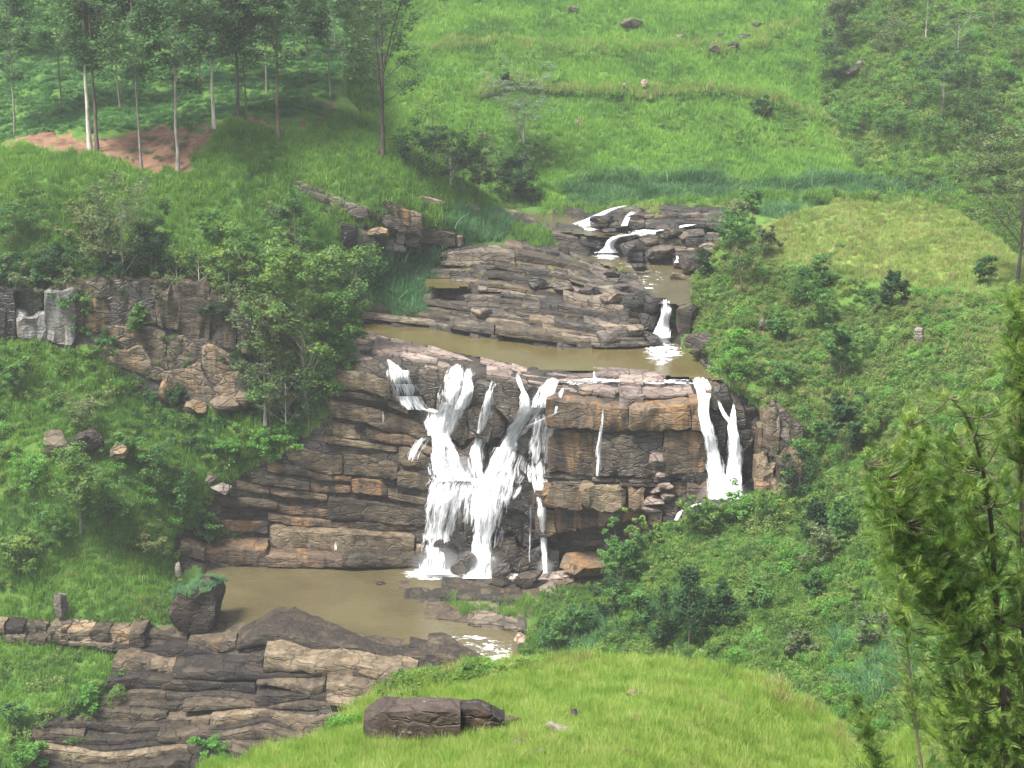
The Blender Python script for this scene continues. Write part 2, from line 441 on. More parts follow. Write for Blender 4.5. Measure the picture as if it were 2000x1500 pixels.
def build_sheet(surf, objname, poly, step, mats, regions=(), skirt=(14.0, -18.0)):
    xs = [p[0] for p in poly]; ys = [p[1] for p in poly]
    gx = np.arange(min(xs), max(xs) + step, step); gy = np.arange(min(ys), max(ys) + step, step)
    X, Yp = np.meshgrid(gx, gy)
    ins = inpoly(X, Yp, poly)
    P = surf.P(X, Yp)
    q = ins[:-1, :-1] & ins[1:, :-1] & ins[:-1, 1:] & ins[1:, 1:]
    idx = np.arange(X.size).reshape(X.shape)
    F = np.stack([idx[1:, :-1][q], idx[1:, 1:][q], idx[:-1, 1:][q], idx[:-1, :-1][q]], -1)
    cx = (X[:-1, :-1][q] + step / 2); cy = (Yp[:-1, :-1][q] + step / 2)
    cen = P[:-1, :-1][q]
    mi = np.zeros(len(F), int)
    jx = cx + 16 * vnoise(cen, 3.0, 5) + 8 * vnoise(cen, 1.3, 8); jy = cy + 12 * vnoise(cen, 3.0, 6) + 7 * vnoise(cen, 1.3, 9)
    for k, rp in regions:
        mi[inpoly(jx, jy, rp)] = k
    used = np.zeros(X.size, bool); used[F.ravel()] = True
    remap = np.cumsum(used) - 1
    V = P.reshape(-1, 3)[used]; F = remap[F]
    # the sheet's edge folds away and down, so the land has thickness where it meets the sky-line of its own ridge
    E = np.concatenate([F[:, [0, 1]], F[:, [1, 2]], F[:, [2, 3]], F[:, [3, 0]]])
    key = E.min(1).astype(np.int64) * (len(V) + 1) + E.max(1)
    u, inv, cnt = np.unique(key, return_inverse=True, return_counts=True)
    B = E[cnt[inv] == 1]
    bv = np.unique(B)
    m2 = -np.ones(len(V), int); m2[bv] = np.arange(len(bv)) + len(V)
    sk = V[bv] + np.array([0, skirt[0], skirt[1]])
    V = np.concatenate([V, sk]); F = np.concatenate([F, np.stack([B[:, 1], B[:, 0], m2[B[:, 0]], m2[B[:, 1]]], -1)])
    mi = np.concatenate([mi, np.zeros(len(B), int)])
    me = mesh_np(objname, V, F, mats, True, mat_idx=mi)
    o = link(objname, me, kind='structure')
    surf.obj = o; surf.poly = poly
    return o

L_UP, L_LOW, L_R2, L_R3, L_R4 = 48.0, 4.0, 57.0, 62.0, 66.0
POOL_UP = [(640,612),(700,626),(830,634),(1000,655),(1180,676),(1270,668),(1330,668),(1360,690),(1400,722),(1395,738),(1300,731),(1180,722),(1060,722),(960,700),(850,678),(760,660),(690,650),(640,640)]
POOL_LOW = [(395,1108),(500,1110),(620,1104),(830,1100),(1110,1092),(1200,1080),(1200,1120),(1100,1145),(1040,1165),(1010,1200),(1050,1240),(1060,1275),(1010,1300),(960,1300),(880,1268),(760,1248),(680,1235),(560,1222),(440,1232),(415,1200),(400,1150)]
POOL_R2 = [(1050,492),(1170,478),(1240,500),(1330,512),(1420,508),(1440,560),(1330,592),(1280,588),(1240,560),(1230,530),(1150,505)]
POOL_R3 = [(960,404),(1060,408),(1140,418),(1230,440),(1350,436),(1420,440),(1400,454),(1260,460),(1200,463),(1150,457),(1060,446),(990,432),(960,420)]
POOL_R4 = [(1340,396),(1500,390),(1640,384),(1720,392),(1700,412),(1560,412),(1400,404)]

ctrl_B = [(-300,-300,640),(0,0,560),(300,0,560),(640,0,560),(0,280,455),(300,200,480),(600,180,475),(650,190,470),(-300,300,455),(900,-300,640),
 (0,300,442),(150,295,440),(200,300,437),(280,335,432),(350,330,432),(420,245,450),(540,270,448),(620,240,460),(750,300,452),(850,345,462),(1000,408,498),
 (0,420,424),(200,420,424),(400,400,428),(600,380,436),(750,400,438),(850,430,446),(600,480,424),(400,500,415),(100,530,411),(0,540,410),
 (0,640,405),(290,630,404),(480,690,402),(300,780,400),(450,790,399),(650,600,416),(700,640,None,48),(600,790,397),
 (0,700,398),(100,800,390),(0,900,376),(200,900,378),(400,850,393),(0,1050,362),(200,1050,366),(350,1090,378),(100,1200,352),(300,1200,353),(-300,900,365),(-300,1200,345),(-300,650,400),
 (450,950,390),(400,1050,387),(430,1110,None,4),(600,1100,None,4.5),(800,1098,None,4.5),(600,900,391),(800,900,388.5),(800,780,390),(650,740,394),(700,700,393),(690,650,None,49),(760,690,392),
 (900,1118,None,4.5),(900,1000,381.5),(900,850,385),(900,712,388),(820,700,390),(820,672,None,48.5),
 (1000,735,None,47.5),(1000,850,381),(1000,1000,380),(1000,1110,380),(960,708,None,48),(1060,730,None,47.8),
 (1100,770,373),(1100,900,373),(1100,1000,374),(1060,1115,379),(1200,735,None,47.5),(1200,785,366),(1200,900,365.5),(1200,1000,366),(1200,1050,371),(1200,1110,378),
 (1300,745,None,47.5),(1300,790,364),(1300,900,363),(1300,1000,363),(1370,748,None,47),(1370,790,363),(1420,900,363),(1420,985,360),(1450,780,368),(1500,850,365),(1330,1030,358),
 (830,620,None,49),(1000,650,None,49),(1180,672,None,48.6),(1280,665,None,48.5),(1250,575,None,57.5),(1100,560,None,55.5),(900,500,None,60),(900,570,None,53.5),(830,480,None,62),(1000,470,None,62),(1240,520,None,57.5),
 (1150,500,None,58),(1300,520,None,57),(1100,430,None,62),(1030,415,None,62.5),(1200,406,None,66),(1400,405,None,66.5),(1400,500,None,60),(1300,460,None,63),(1500,420,None,66),(1700,396,None,66),(1700,600,430),(1700,900,400),(1600,1100,385),
 (600,1160,None,3),(500,1215,None,3.6),(900,1200,None,3),(1000,1250,None,4),(1100,1150,None,5),(1100,1300,None,4),(1250,1150,None,6),
 (100,1235,350),(300,1230,350),(500,1228,None,4.5),(700,1240,None,4.6),(900,1290,None,4),(100,1500,322),(500,1500,318),(900,1400,320),(100,1350,334),(500,1350,332),(600,1600,306),(-300,1500,320),(100,1700,296),(1100,1600,300),(1600,1500,330),
 (1298,584,410),(1298,625,409.6),(1298,660,409.5),(1268,625,408.5),(1325,625,409),(1190,462,None,62),(1190,493,None,57.3),(1060,446,None,62),
 (1800,400,None,66),(2200,420,None,66),(2200,900,420)]
SB = Surf('mid', ctrl_B, amp=0.55, amp_sc=8.0, seed=3)
for pl, lv in ((POOL_UP, L_UP), (POOL_LOW, L_LOW), (POOL_R2, L_R2), (POOL_R3, L_R3), (POOL_R4, L_R4)):
    SB.pools.append((pl, lv))

ctrl_A = [(x, 395, 522) for x in (500, 800, 1100, 1400, 1700, 2000, 2350)] + [(x, 470, 505) for x in (600, 1000, 1400, 2000, 2350)] + \
 [(800,200,570),(1200,200,572),(1500,200,574),(1640,200,580),(1800,230,560),(2000,230,550),(2300,230,540),(800,0,632),(1200,0,630),(1560,0,640),(1600,90,612),(1800,0,620),(2000,0,610),(2350,0,600),(1300,-350,780),(600,-350,790),(2200,-350,760),(1000,300,545),(1300,300,546),(1650,300,550),(1900,320,538)]
bumps_A = [(l, w, a * 1.5) for l, w, a in [([(820,92),(900,85),(1000,88),(1150,95),(1300,92),(1450,95),(1560,50)], 14, 3.0), ([(900,190),(1000,165),(1180,175),(1300,178),(1440,180),(1530,200),(1620,240),(1640,300)], 12, 3.6),
 ([(1440,-20),(1480,10),(1560,45)], 10, 3.0), ([(820,140),(1000,120),(1200,150),(1400,140)], 16, 2.0), ([(900,270),(1100,262),(1300,275),(1500,262)], 18, 1.6),
 ([(1640,220),(1760,240),(1900,235),(2050,260)], 16, 3.5), ([(1040,352),(1300,336),(1500,352),(1700,335),(1900,350)], 14, 3.0), ([(1620,120),(1750,150),(1850,120),(2050,160)], 20, 3.0)]]
SA = Surf('far', ctrl_A, bumps_A, amp=1.0, amp_sc=13.0, seed=11)

ctrl_C = [(1700,394,436),(1550,418,428),(1850,408,428),(1960,470,408),(2200,560,385),(1450,450,420),(1380,520,412),(1330,600,402),(1330,650,398),(1400,722,374),(1440,760,366),(1500,600,392),(1600,500,405),(1750,500,402),(1900,600,362),(2200,700,330),
 (1510,790,362),(1650,700,366),(1800,700,350),(1505,860,357),(1505,950,353),(1650,850,345),(1900,850,312),(1330,1015,350),(1440,985,351),(1210,1080,349),(1190,1140,343),(1040,1220,338),(1100,1320,322),(1300,1100,335),(1300,1250,313),
 (1500,1000,343),(1500,1150,315),(1500,1350,280),(1700,1000,318),(1700,1200,292),(1700,1400,262),(1900,1100,280),(2200,1000,262),(2200,1500,205),(1900,1400,242),(1200,1500,280),(1000,1600,280),(2200,1700,180),(1700,1650,232)]
bumps_C = [([(1180,1080),(1260,1040),(1400,1000),(1520,985)], 22, 3.0), ([(1500,1340),(1560,1290),(1650,1240),(1760,1160)], 30, -4.0), ([(1500,960),(1560,930),(1640,860),(1700,820)], 30, -3.0)]
SCc = Surf('right', ctrl_C, bumps_C, amp=1.1, amp_sc=10.0, seed=23)

ctrl_D = [(1250,1278,116),(1000,1285,114),(700,1350,106),(450,1485,100),(1500,1330,110),(1640,1420,104),(1250,1400,98),(1250,1500,88),(700,1500,92),(1700,1490,95),(1250,1700,72),(1850,1380,84),(2000,1500,64),(2000,1340,88),(2350,1350,80),(2300,1600,50),(400,1700,76),(900,1400,100),(1780,1440,88)]
SD = Surf('fore', ctrl_D, amp=0.35, amp_sc=5.0, seed=31)

POLY_A = [(500,-350),(2350,-350),(2350,480),(560,480),(500,300)]
POLY_B = [(-350,-350),(655,-350),(672,100),(672,180),(720,225),(760,262),(850,318),(930,372),(985,400),(1080,402),(1330,386),(1500,380),(1700,374),(1900,384),(2350,396),(2350,900),(1700,1300),(1350,1500),(1200,1690),(-350,1740)]
POLY_C = [(1500,428),(1600,402),(1700,392),(1800,396),(1860,412),(1920,440),(1970,480),(2030,530),(2350,590),(2350,1740),(980,1740),(1000,1400),(1020,1310),(1010,1275),(1030,1252),(1020,1215),(1060,1185),(1150,1160),(1190,1135),(1182,1085),(1240,1055),(1330,1015),(1440,985),(1500,955),(1500,870),(1495,800),(1440,762),(1412,735),(1395,700),(1378,676),(1356,650),(1350,605),(1352,560),(1385,500),(1420,455)]
POLY_D = [(300,1860),(350,1510),(480,1478),(560,1450),(640,1425),(690,1370),(750,1335),(830,1315),(950,1295),(1080,1282),(1250,1275),(1380,1290),(1500,1325),(1600,1385),(1680,1455),(1710,1478),(1770,1430),(1850,1370),(2000,1335),(2350,1300),(2350,1860)]

SOIL = [[(95,262),(150,262),(230,270),(330,250),(400,252),(440,230),(400,290),(370,330),(270,334),(210,312),(140,292),(60,292),(0,300),(0,290)],
        [(470,232),(560,238),(620,228),(650,196),(660,205),(640,240),(560,252),(470,244)]]
RK = 2
ROCKPOLY = [[(690,690),(760,640),(1400,700),(1470,745),(1500,860),(1500,990),(1250,1120),(340,1120),(345,1060),(430,950),(560,880),(640,800),(640,740)],
            [(700,610),(740,560),(830,540),(850,480),(985,475),(1100,490),(1000,430),(1150,400),(1420,398),(1400,520),(1300,590),(1340,680),(1100,690),(700,640)],
            [(60,1215),(200,1218),(440,1225),(560,1205),(940,1290),(950,1400),(700,1560),(60,1560),(70,1400),(240,1380),(240,1260)],
            [(-50,560),(520,560),(540,700),(500,800),(280,800),(180,680),(-50,670)],
            [(780,1130),(1200,1080),(1200,1160),(1000,1260),(800,1220)],
            [(590,360),(900,470),(860,500),(690,480)], [(1380,740),(1520,770),(1520,980),(1380,980)]]
build_sheet(SA, 'far_hillside', POLY_A, 7, [M['under']], skirt=(10, -10))
build_sheet(SB, 'valley_terrain', POLY_B, 5, [M['under'], M['soil'], M['crevice']], [(2, p) for p in ROCKPOLY] + [(1, p) for p in SOIL] + [(1, [(1050,378),(1110,378),(1100,402),(1050,402)])], skirt=(10, -10))
build_sheet(SCc, 'right_hillside', POLY_C, 7, [M['under'], M['under_knoll'], M['crevice']], [(2, [(1470,770),(1530,785),(1552,850),(1565,950),(1520,990),(1470,990)]), (2, [(1300,540),(1362,560),(1366,640),(1400,690),(1380,720),(1300,700)]), (1, [(1480,400),(1700,380),(1900,420),(2000,540),(1700,540),(1500,500)])])
build_sheet(SD, 'foreground_hill', POLY_D, 9, [M['under_fore']], skirt=(10, -10))

# bedrock far below, one wide sheet to the horizon
gx = np.linspace(-1800, 1800, 37); gy = np.linspace(-400, 3200, 37)
GX, GY = np.meshgrid(gx, gy)
GZ = -32 + 6 * fbm(np.stack([GX, GY, 0 * GX], -1), 300, 3, 77) + np.clip(GY - 800, 0, None) * 0.28
ii = np.arange(GX.size).reshape(GX.shape)
link('ground', mesh_np('ground', np.stack([GX, GY, GZ], -1).reshape(-1, 3), np.stack([ii[:-1, :-1], ii[:-1, 1:], ii[1:, 1:], ii[1:, :-1]], -1).reshape(-1, 4), [M['under']]), kind='structure')

# ---------------------------------------------------------------- water surfaces
def pool(name, poly, z, mat, label=None, step=6):
    cen = np.mean(poly, 0)
    pl = [(cen[0] + (x - cen[0]) * 1.02, cen[1] + (y - cen[1]) * 1.03) for x, y in poly]
    xs = [p[0] for p in pl]; ys = [p[1] for p in pl]
    X, Yy = np.meshgrid(np.arange(min(xs), max(xs) + step, step), np.arange(min(ys), max(ys) + step / 2, step / 2))
    ins = inpoly(X, Yy, pl)
    P = Wz(X, Yy, z)
    q = ins[:-1, :-1] | ins[1:, :-1] | ins[:-1, 1:] | ins[1:, 1:]
    idx = np.arange(X.size).reshape(X.shape)
    F = np.stack([idx[1:, :-1][q], idx[1:, 1:][q], idx[:-1, 1:][q], idx[:-1, :-1][q]], -1)
    used = np.zeros(X.size, bool); used[F.ravel()] = True
    V = P.reshape(-1, 3)[used]; F = (np.cumsum(used) - 1)[F]
    V[:, 2] += 0.02 * vnoise(V, 2.0, 4)
    link(name, mesh_np(name, V, F, [mat]), label=label, kind='structure')

pool('pool_water', POOL_UP, L_UP, M['water_red'], 'still brown pool on the shelf above the main waterfall')
pool('river_water', POOL_LOW, L_LOW, M['water'], 'wide muddy plunge pool at the foot of the falls')
pool('river_water', POOL_R2, L_R2, M['water'], 'brown river reach below the upper cascade')
pool('river_water', POOL_R3, L_R3, M['water'], 'narrow brown river reach beside the upper cascade')
pool('river_water', POOL_R4, L_R4, M['water'], 'river bend behind the grassy knoll')
pool('puddle', [(832,545),(870,545),(915,556),(880,562),(836,558)], 55.6, M['water_red'], 'small brown rock pool on the striped ledges')

# ================================================================ ROCK: beds split into blocks
def loft_block(cols, prof_amp, seed, rnd, ends=(0.9, 0.9)):
    """cols: list of sections (n, m, 3) -> closed block mesh"""
    C = np.asarray(cols, float)
    n, m, _ = C.shape
    cen = C.mean(1, keepdims=True)
    for k, f in ((0, ends[0]), (-1, ends[1])):
        C[k] = cen[k] + (C[k] - cen[k]) * f
    V = C.reshape(-1, 3)
    off = np.stack([vnoise(V, 1.7, seed + i) + 0.6 * vnoise(V, 0.8, seed + 9 + i) for i in range(3)], -1)
    big = np.stack([vnoise(V, 4.5, seed + 31 + i) for i in range(3)], -1)
    V = V + off * prof_amp * np.array([0.6, 1.0, 0.8]) + big * prof_amp * 1.2 * np.array([0.3, 1.0, 0.6])
    idx = np.arange(n * m).reshape(n, m)
    a = idx[:-1]; b = idx[1:]
    F = np.stack([a, np.roll(a, -1, 1), np.roll(b, -1, 1), b], -1).reshape(-1, 4)
    caps = []
    V = list(V); 
    for k, flip in ((0, True), (n - 1, False)):
        V.append(np.mean([V[i] for i in idx[k]], 0)); ci = len(V) - 1
        for j in range(m):
            q = [idx[k][j], idx[k][(j + 1) % m]]
            if flip: q = q[::-1]
            caps.append((q[0], q[1], ci, ci))
    return np.array(V), F, caps

def block_mesh(name, cols, amp, seed, rnd, mat, sharp=38, ends=(0.9, 0.9)):
    V, F, caps = loft_block(cols, amp, seed, rnd, ends)
    Ft = np.concatenate([F[:, [0, 1, 2]], F[:, [0, 2, 3]], np.array(caps)[:, :3]])
    return mesh_np(name, V, Ft, [mat], True, sharp=sharp)

def strata(parent, surf, top, bot, n, wr, tread=0.35, proud=0.6, clip=None, mats=('rk_band',), seed=1, name='rock_block', excl=(), thick=None, setback=0.0, jit=0.25, amp=0.22, xr=None, depth_min=1.5, gap=0.012, depth_max=22.0, span=0.28, tight=0.6, rdk=0.65, ek=None):
    rnd = random.Random(seed)
    if thick is None:
        th = [rnd.uniform(0.6, 1.5) for _ in range(n)]
    else: th = thick
    tt = np.concatenate([[0], np.cumsum(th)]) / sum(th)
    x0 = max(top[0][0], bot[0][0]) if xr is None else xr[0]
    x1 = min(top[-1][0], bot[-1][0]) if xr is None else xr[1]
    cnt = 0
    wob = [np.array([rnd.uniform(-1, 1) for _ in range(12)]) for _ in range(n + 1)]
    def line(k, x):
        yt = curve_y(top, x); yb = curve_y(bot, x)
        w = np.interp(x, np.linspace(x0 - 1, x1 + 1, 12), wob[k]) if 0 < k < n else 0
        if 0 < k < n:
            xa_ = np.asarray(x, float); w = w + 0.45 * vnoise(np.stack([xa_ / 75.0, 0 * xa_ + k * 7.7, 0 * xa_], -1), 1.0, seed)
        h = (yb - yt) / n
        return yt + (yb - yt) * tt[k] + w * jit * h
    busy = [[] for _ in range(n + 2)]
    for k in range(n):
        x = x0 + rnd.uniform(-20, 0)
        while x < x1:
            w = wr[0] * (wr[1] / wr[0]) ** (rnd.random() ** 0.8)
            xa, xb = x, min(x + w, x1 + 10)
            hit = [b for b in busy[k] if b[0] < xb - 2 and b[1] > xa + 2]
            if hit:
                b = min(hit)
                if b[0] - xa < 10: x = b[1]; continue
                xb = b[0]
            x = xb
            sp = 1
            if k < n - 1 and rnd.random() < span: sp = 2; busy[k + 1].append((xa, xb))
            if xb - xa < 6: continue
            xm = (xa + xb) / 2
            ym = (line(k, xm) + line(k + sp, xm)) / 2
            if clip is not None:
                xs_ = np.linspace(xa, xb, 25)
                ok = inpoly(xs_, (line(k, xs_) + line(k + sp, xs_)) / 2, clip)
                if not ok.any(): continue
                xa, xb = float(xs_[ok].min()), float(xs_[ok].max())
                if xb - xa < 8: continue
                xm = (xa + xb) / 2; ym = (line(k, xm) + line(k + sp, xm)) / 2
            if any(inpoly(xm, ym, e) for e in excl): continue
            g = 0.15 if rnd.random() < tight else gap * (xb - xa) + 0.6
            ends = (0.97, 0.97) if g < 0.2 else (rnd.uniform(0.72, 0.92), rnd.uniform(0.72, 0.92))
            nx = int(min(30, max(3, (xb - xa) / 8)))
            cx = np.linspace(xa + g, xb - g, nx + 1)
            yu = line(k, cx); yl = line(k + sp, cx)
            h = np.maximum(yl - yu, 3.0)
            tr = tread * rnd.uniform(0.6, 1.35)
            yf = yu + h * min(tr, 0.8)
            pr = proud * rnd.uniform(0.3, 1.5)
            Yf = np.minimum(np.minimum(surf.Y(cx, yl), surf.Y(cx, (yu + yl) / 2)), surf.Y(cx, yu) + 0.6) - pr
            Yf = Yf.mean() * 0.35 + Yf * 0.65 if len(cx) else Yf
            T = W(cx, yf, Yf); B = W(cx, yl + 1.5, Yf + rnd.uniform(-0.2, 0.35))
            Ht = np.maximum(T[:, 2] - B[:, 2], 0.3)
            dep = np.maximum(depth_min, surf.Y(cx, yu) - Yf + 0.8)
            dep = np.minimum(dep, depth_max)
            rise = dep * 0.03 * rnd.uniform(0.0, 1.5)
            rd = np.minimum(0.28 * Ht, 0.55) * rnd.uniform(0.5, 1.3) * rdk
            if ek is not None: ends = ek
            def sec(dy, z):
                s = B.copy(); s[:, 1] += dy; s[:, 2] = z; s[:, 0] = B[:, 0] + (T[:, 0] - B[:, 0]) * 0.5; return s
            zt, zb = T[:, 2], B[:, 2]
            S = [sec(dep * 1.0, zb - 0.3), sec(0.35 + 0 * dep, zb - 0.15), sec(0.02 * Ht, zb + rd * 0.5), sec(0 * dep, zb + Ht * 0.4), sec(0 * dep, zb + Ht * 0.72),
                 sec(rd * 0.25, zt - rd * 0.3), sec(rd * 1.1, zt + 0 * rd), sec(dep * 0.35 + rd, zt + rise * 0.3), sec(dep * 0.7, zt + rise * 0.7), sec(dep * 1.0, zt + rise)]
            cols = np.stack(S, 1)
            a = amp * float(np.clip(Ht.mean() * 0.5, 0.35, 1.5))
            cen = cols.mean((0, 1))
            me = block_mesh(name, cols - cen, a, seed * 1000 + cnt, rnd, M[rnd.choice(mats)], ends=ends)
            link(name, me, parent, loc=tuple(cen))
            cnt += 1
    return cnt

def rock_face(name, label, cat='rock'):
    o = empty(name, (0, 0, 0), label, cat)
    return o

def boulder(px, py, w, h, Y, mat, name='boulder', label=None, group=None, parent=None, seed=0, cuts=14, cat='boulder', dz=0.0, sub=3, depth=0.8, rot=0.0, ftop=None, taper=0.0, rough=0.07):
    """py is the foot of the stone"""
    rnd = random.Random(seed * 7 + 3)
    bm_v, bm_f = ico(sub)
    V = bm_v.copy()
    for _ in range(cuts):
        nrm = np.array([rnd.gauss(0, 1), rnd.gauss(0, 1), rnd.gauss(0, 0.8)]); nrm /= np.linalg.norm(nrm)
        d = rnd.uniform(0.45, 0.80)
        s = V @ nrm
        V -= np.maximum(s - d, 0)[:, None] * nrm
    V[:, 2] = np.where(V[:, 2] < -0.55, -0.55, V[:, 2])
    if ftop is not None: V[:, 2] = np.minimum(V[:, 2], ftop + 0.06 * V[:, 0])
    V[:, :2] *= (1 + taper * V[:, 2:3])
    V -= (V.max(0) + V.min(0)) / 2
    V /= (V.max(0) - V.min(0)) / 2
    mpp = Y / FPX
    s = np.array([w * mpp / 2, w * mpp / 2 * depth, h * mpp / 2 * 1.03])
    V = V * s
    ca, sa = math.cos(rot), math.sin(rot)
    V = np.stack([V[:, 0] * ca - V[:, 2] * sa, V[:, 1], V[:, 0] * sa + V[:, 2] * ca], -1)
    sz = float(s.min())
    V += np.stack([fbm(V + seed * 13.7, sz * 0.7, 3, seed + i) for i in range(3)], -1) * sz * rough
    V -= (V.max(0) + V.min(0)) / 2
    c = W(px, py - h / 2, Y)
    me = mesh_np(name, V, bm_f, [M[mat]], True, sharp=32)
    return link(name, me, parent, label, cat if parent is None else None, group, None, loc=(float(c[0]), float(c[1]), float(c[2]) + dz))

_ico = {}
def ico(sub):
    if sub not in _ico:
        import bmesh
        bm = bmesh.new(); bmesh.ops.create_icosphere(bm, subdivisions=sub, radius=1.0)
        bm.verts.ensure_lookup_table()
        _ico[sub] = (np.array([v.co[:] for v in bm.verts]), np.array([[v.index for v in f.verts] for f in bm.faces]))
        bm.free()
    v, f = _ico[sub]
    return v.copy(), f

# left strata of the gorge
P = rock_face('rock_ledges', 'banded brown rock ledges stepping down to the pool left of the main waterfall', 'rock ledges')
CL_L = [(640,742),(700,700),(760,712),(800,800),(846,820),(838,1112),(345,1112),(352,1062),(392,1040),(400,985),(440,940),(520,905),(560,868),(618,835),(640,790)]
strata(P, SB, [(340,560),(640,705),(740,722),(850,770)], [(340,1078),(420,1102),(600,1108),(850,1106)], 17, (60, 340), 0.44, 0.9, CL_L, ('rk_band', 'rk_band', 'rk_band', 'rk_wall'), 5, xr=(340, 842), thick=[1.0,1.2,0.9,1.3,0.8,1.2,1.0,0.8,1.6,0.7,1.2,0.8,1.5,0.6,1.1,1.4,1.2])
# main wall behind the white water
P = rock_face('waterfall_wall', 'dark wet rock wall standing behind the main white streams', 'rock wall')
strata(P, SB, [(790,706),(850,716),(900,722),(1000,742),(1095,764)], [(830,1106),(900,1116),(1000,1114),(1095,1116)], 7, (45, 95), 0.22, 0.9, [(800,700),(1092,752),(1092,1122),(826,1122),(846,820),(800,800)], ('rk_wet',), 8, thick=[2.1,1.7,1.5,1.2,1.6,1.5,1.6], amp=0.4, jit=0.5)
# right massive wall
P = rock_face('cliff_wall', 'massive square orange and brown rock wall right of the main waterfall', 'rock wall')
strata(P, SB, [(1085,776),(1200,792),(1375,788)], [(1085,835),(1200,842),(1375,838)], 1, (75, 170), 0.05, 2.0, None, ('rk_wall',), 12, thick=[1], amp=0.34, depth_min=6, rdk=1.0)
strata(P, SB, [(1075,836),(1200,843),(1375,839)], [(1075,922),(1200,926),(1375,925)], 1, (60, 190), 0.04, 1.1, None, ('rk_wall', 'rk_wall', 'rk_wet'), 13, amp=0.4, depth_min=5, tight=0.9)
strata(P, SB, [(1075,922),(1200,926),(1300,925)], [(1075,946),(1200,948),(1300,950)], 4, (60, 150), 0.3, 1.4, None, ('rk_up', 'rk_wet'), 14, amp=0.15)
strata(P, SB, [(1060,946),(1200,948),(1250,955)], [(1060,992),(1200,996),(1250,990)], 1, (80, 100), 0.12, 2.6, None, ('rk_wall', 'rk_band'), 15, amp=0.5, depth_min=6)
strata(P, SB, [(1060,990),(1150,998),(1250,990)], [(1060,1048),(1150,1032),(1250,1010)], 1, (32, 52), 0.05, 1.8, None, ('rk_wall', 'rk_band'), 16, amp=0.3)
strata(P, SB, [(1250,900),(1390,920)], [(1250,1000),(1390,1010)], 3, (28, 55), 0.15, 1.3, None, ('rk_wall', 'rk_wet'), 17, amp=0.35)
strata(P, SB, [(1240,985),(1390,985)], [(1240,1062),(1390,1062)], 4, (18, 40), 0.3, 1.6, None, ('rk_band', 'rk_wet'), 18, amp=0.35)
strata(P, SB, [(1052,1042),(1150,1028),(1250,1010)], [(1052,1110),(1150,1110),(1250,1110)], 2, (50, 90), 0.03, -3.5, None, ('rk_wet',), 19, amp=0.3)
# small pale slabs stacked in the niche
for i, (x, y, w, h) in enumerate([(1283,910,34,26),(1290,930,22,9),(1300,952,36,10),(1285,962,34,9),(1278,985,44,14),(1305,977,30,16),(1268,998,46,10)]):
    boulder(x, y, w, h, float(SB.Y(x, y)) - 2.6, 'rk_lip', 'rock_slab', parent=P, seed=60 + i, cuts=12, sub=2)
# between and right of the twin falls
P = rock_face('rock_wall', 'dark rough rock around the twin waterfalls under the right slope', 'rock wall')
strata(P, SB, [(1380,758),(1450,772),(1530,790)], [(1380,985),(1450,985),(1530,985)], 6, (28, 60), 0.15, 0.6, None, ('rk_wet', 'rk_wall', 'rk_wet'), 21, amp=0.45, jit=0.5)
strata(P, SCc, [(1494,796),(1535,800),(1562,830)], [(1494,965),(1535,975),(1572,960)], 5, (18, 44), 0.12, 0.9, None, ('rk_wall', 'rk_wet', 'rk_band'), 22, amp=0.45, jit=0.5, xr=(1494, 1556))
# the lip
P = rock_face('rock_shelf', 'smooth pale brown rock shelf along the brink of the main waterfall', 'rock shelf')
strata(P, SB, [(688,650),(760,664),(850,684),(960,708),(1060,728),(1100,733)], [(688,702),(760,712),(850,722),(940,738),(1010,752),(1100,772)], 4, (50, 130), 0.7, 0.5, None, ('rk_lip',), 24, amp=0.16, thick=[0.7,1.2,1.3,1.6], excl=[[(880,712),(925,712),(930,760),(880,760)], [(745,700),(790,700),(800,730),(760,730)], [(950,730),(975,730),(975,760),(950,760)]])
strata(P, SB, [(1085,726),(1200,724),(1300,732),(1385,741)], [(1085,780),(1200,798),(1300,794),(1385,784)], 4, (40, 130), 0.70, 1.3, None, ('rk_lip',), 25, amp=0.24, thick=[0.7,0.9,1.3,1.2], excl=[[(1340,735),(1400,735),(1400,790),(1358,790)]])
# striped ledges above the upper pool
P = rock_face('rock_ledges', 'broad field of dark striped ledges sloping between the two upper pools', 'rock ledges')
CL_U = [(735,580),(820,560),(820,500),(850,478),(985,474),(1090,492),(1180,520),(1245,548),(1290,590),(1290,672),(1180,678),(1000,658),(830,636),(700,622),(700,600)]
strata(P, SB, [(690,470),(840,470),(980,466),(1090,488),(1240,538),(1300,572)], [(690,618),(830,634),(1000,658),(1180,678),(1300,672)], 19, (34, 190), 0.52, 0.55, CL_U, ('rk_up', 'rk_up', 'rk_up', 'rk_band'), 31, xr=(700, 1296), amp=0.2, jit=0.4)
for i, (x, y, w, h, m) in enumerate([(1185,672,44,26,'rk_grey'),(1280,610,50,30,'rk_wet'),(1270,640,50,30,'rk_wet'),(1240,600,50,30,'rk_up'),(1275,672,40,22,'rk_wet'),(1200,590,60,26,'rk_up'),(1150,580,50,24,'rk_wet'),(1225,560,40,22,'rk_wet'),(1240,655,36,22,'rk_up'),(1215,575,40,22,'rk_up'),(1100,572,44,24,'rk_wet'),(1050,562,40,22,'rk_wet'),(1250,530,34,16,'rk_wet'),(1205,540,60,14,'rk_wet'),(940,620,44,20,'rk_up'),(1300,640,20,24,'rk_wet')]):
    boulder(x, y, w, h, float(SB.Y(x, y)) - 1.0, m, 'rock_block', parent=P, seed=80 + i, cuts=12, sub=3)
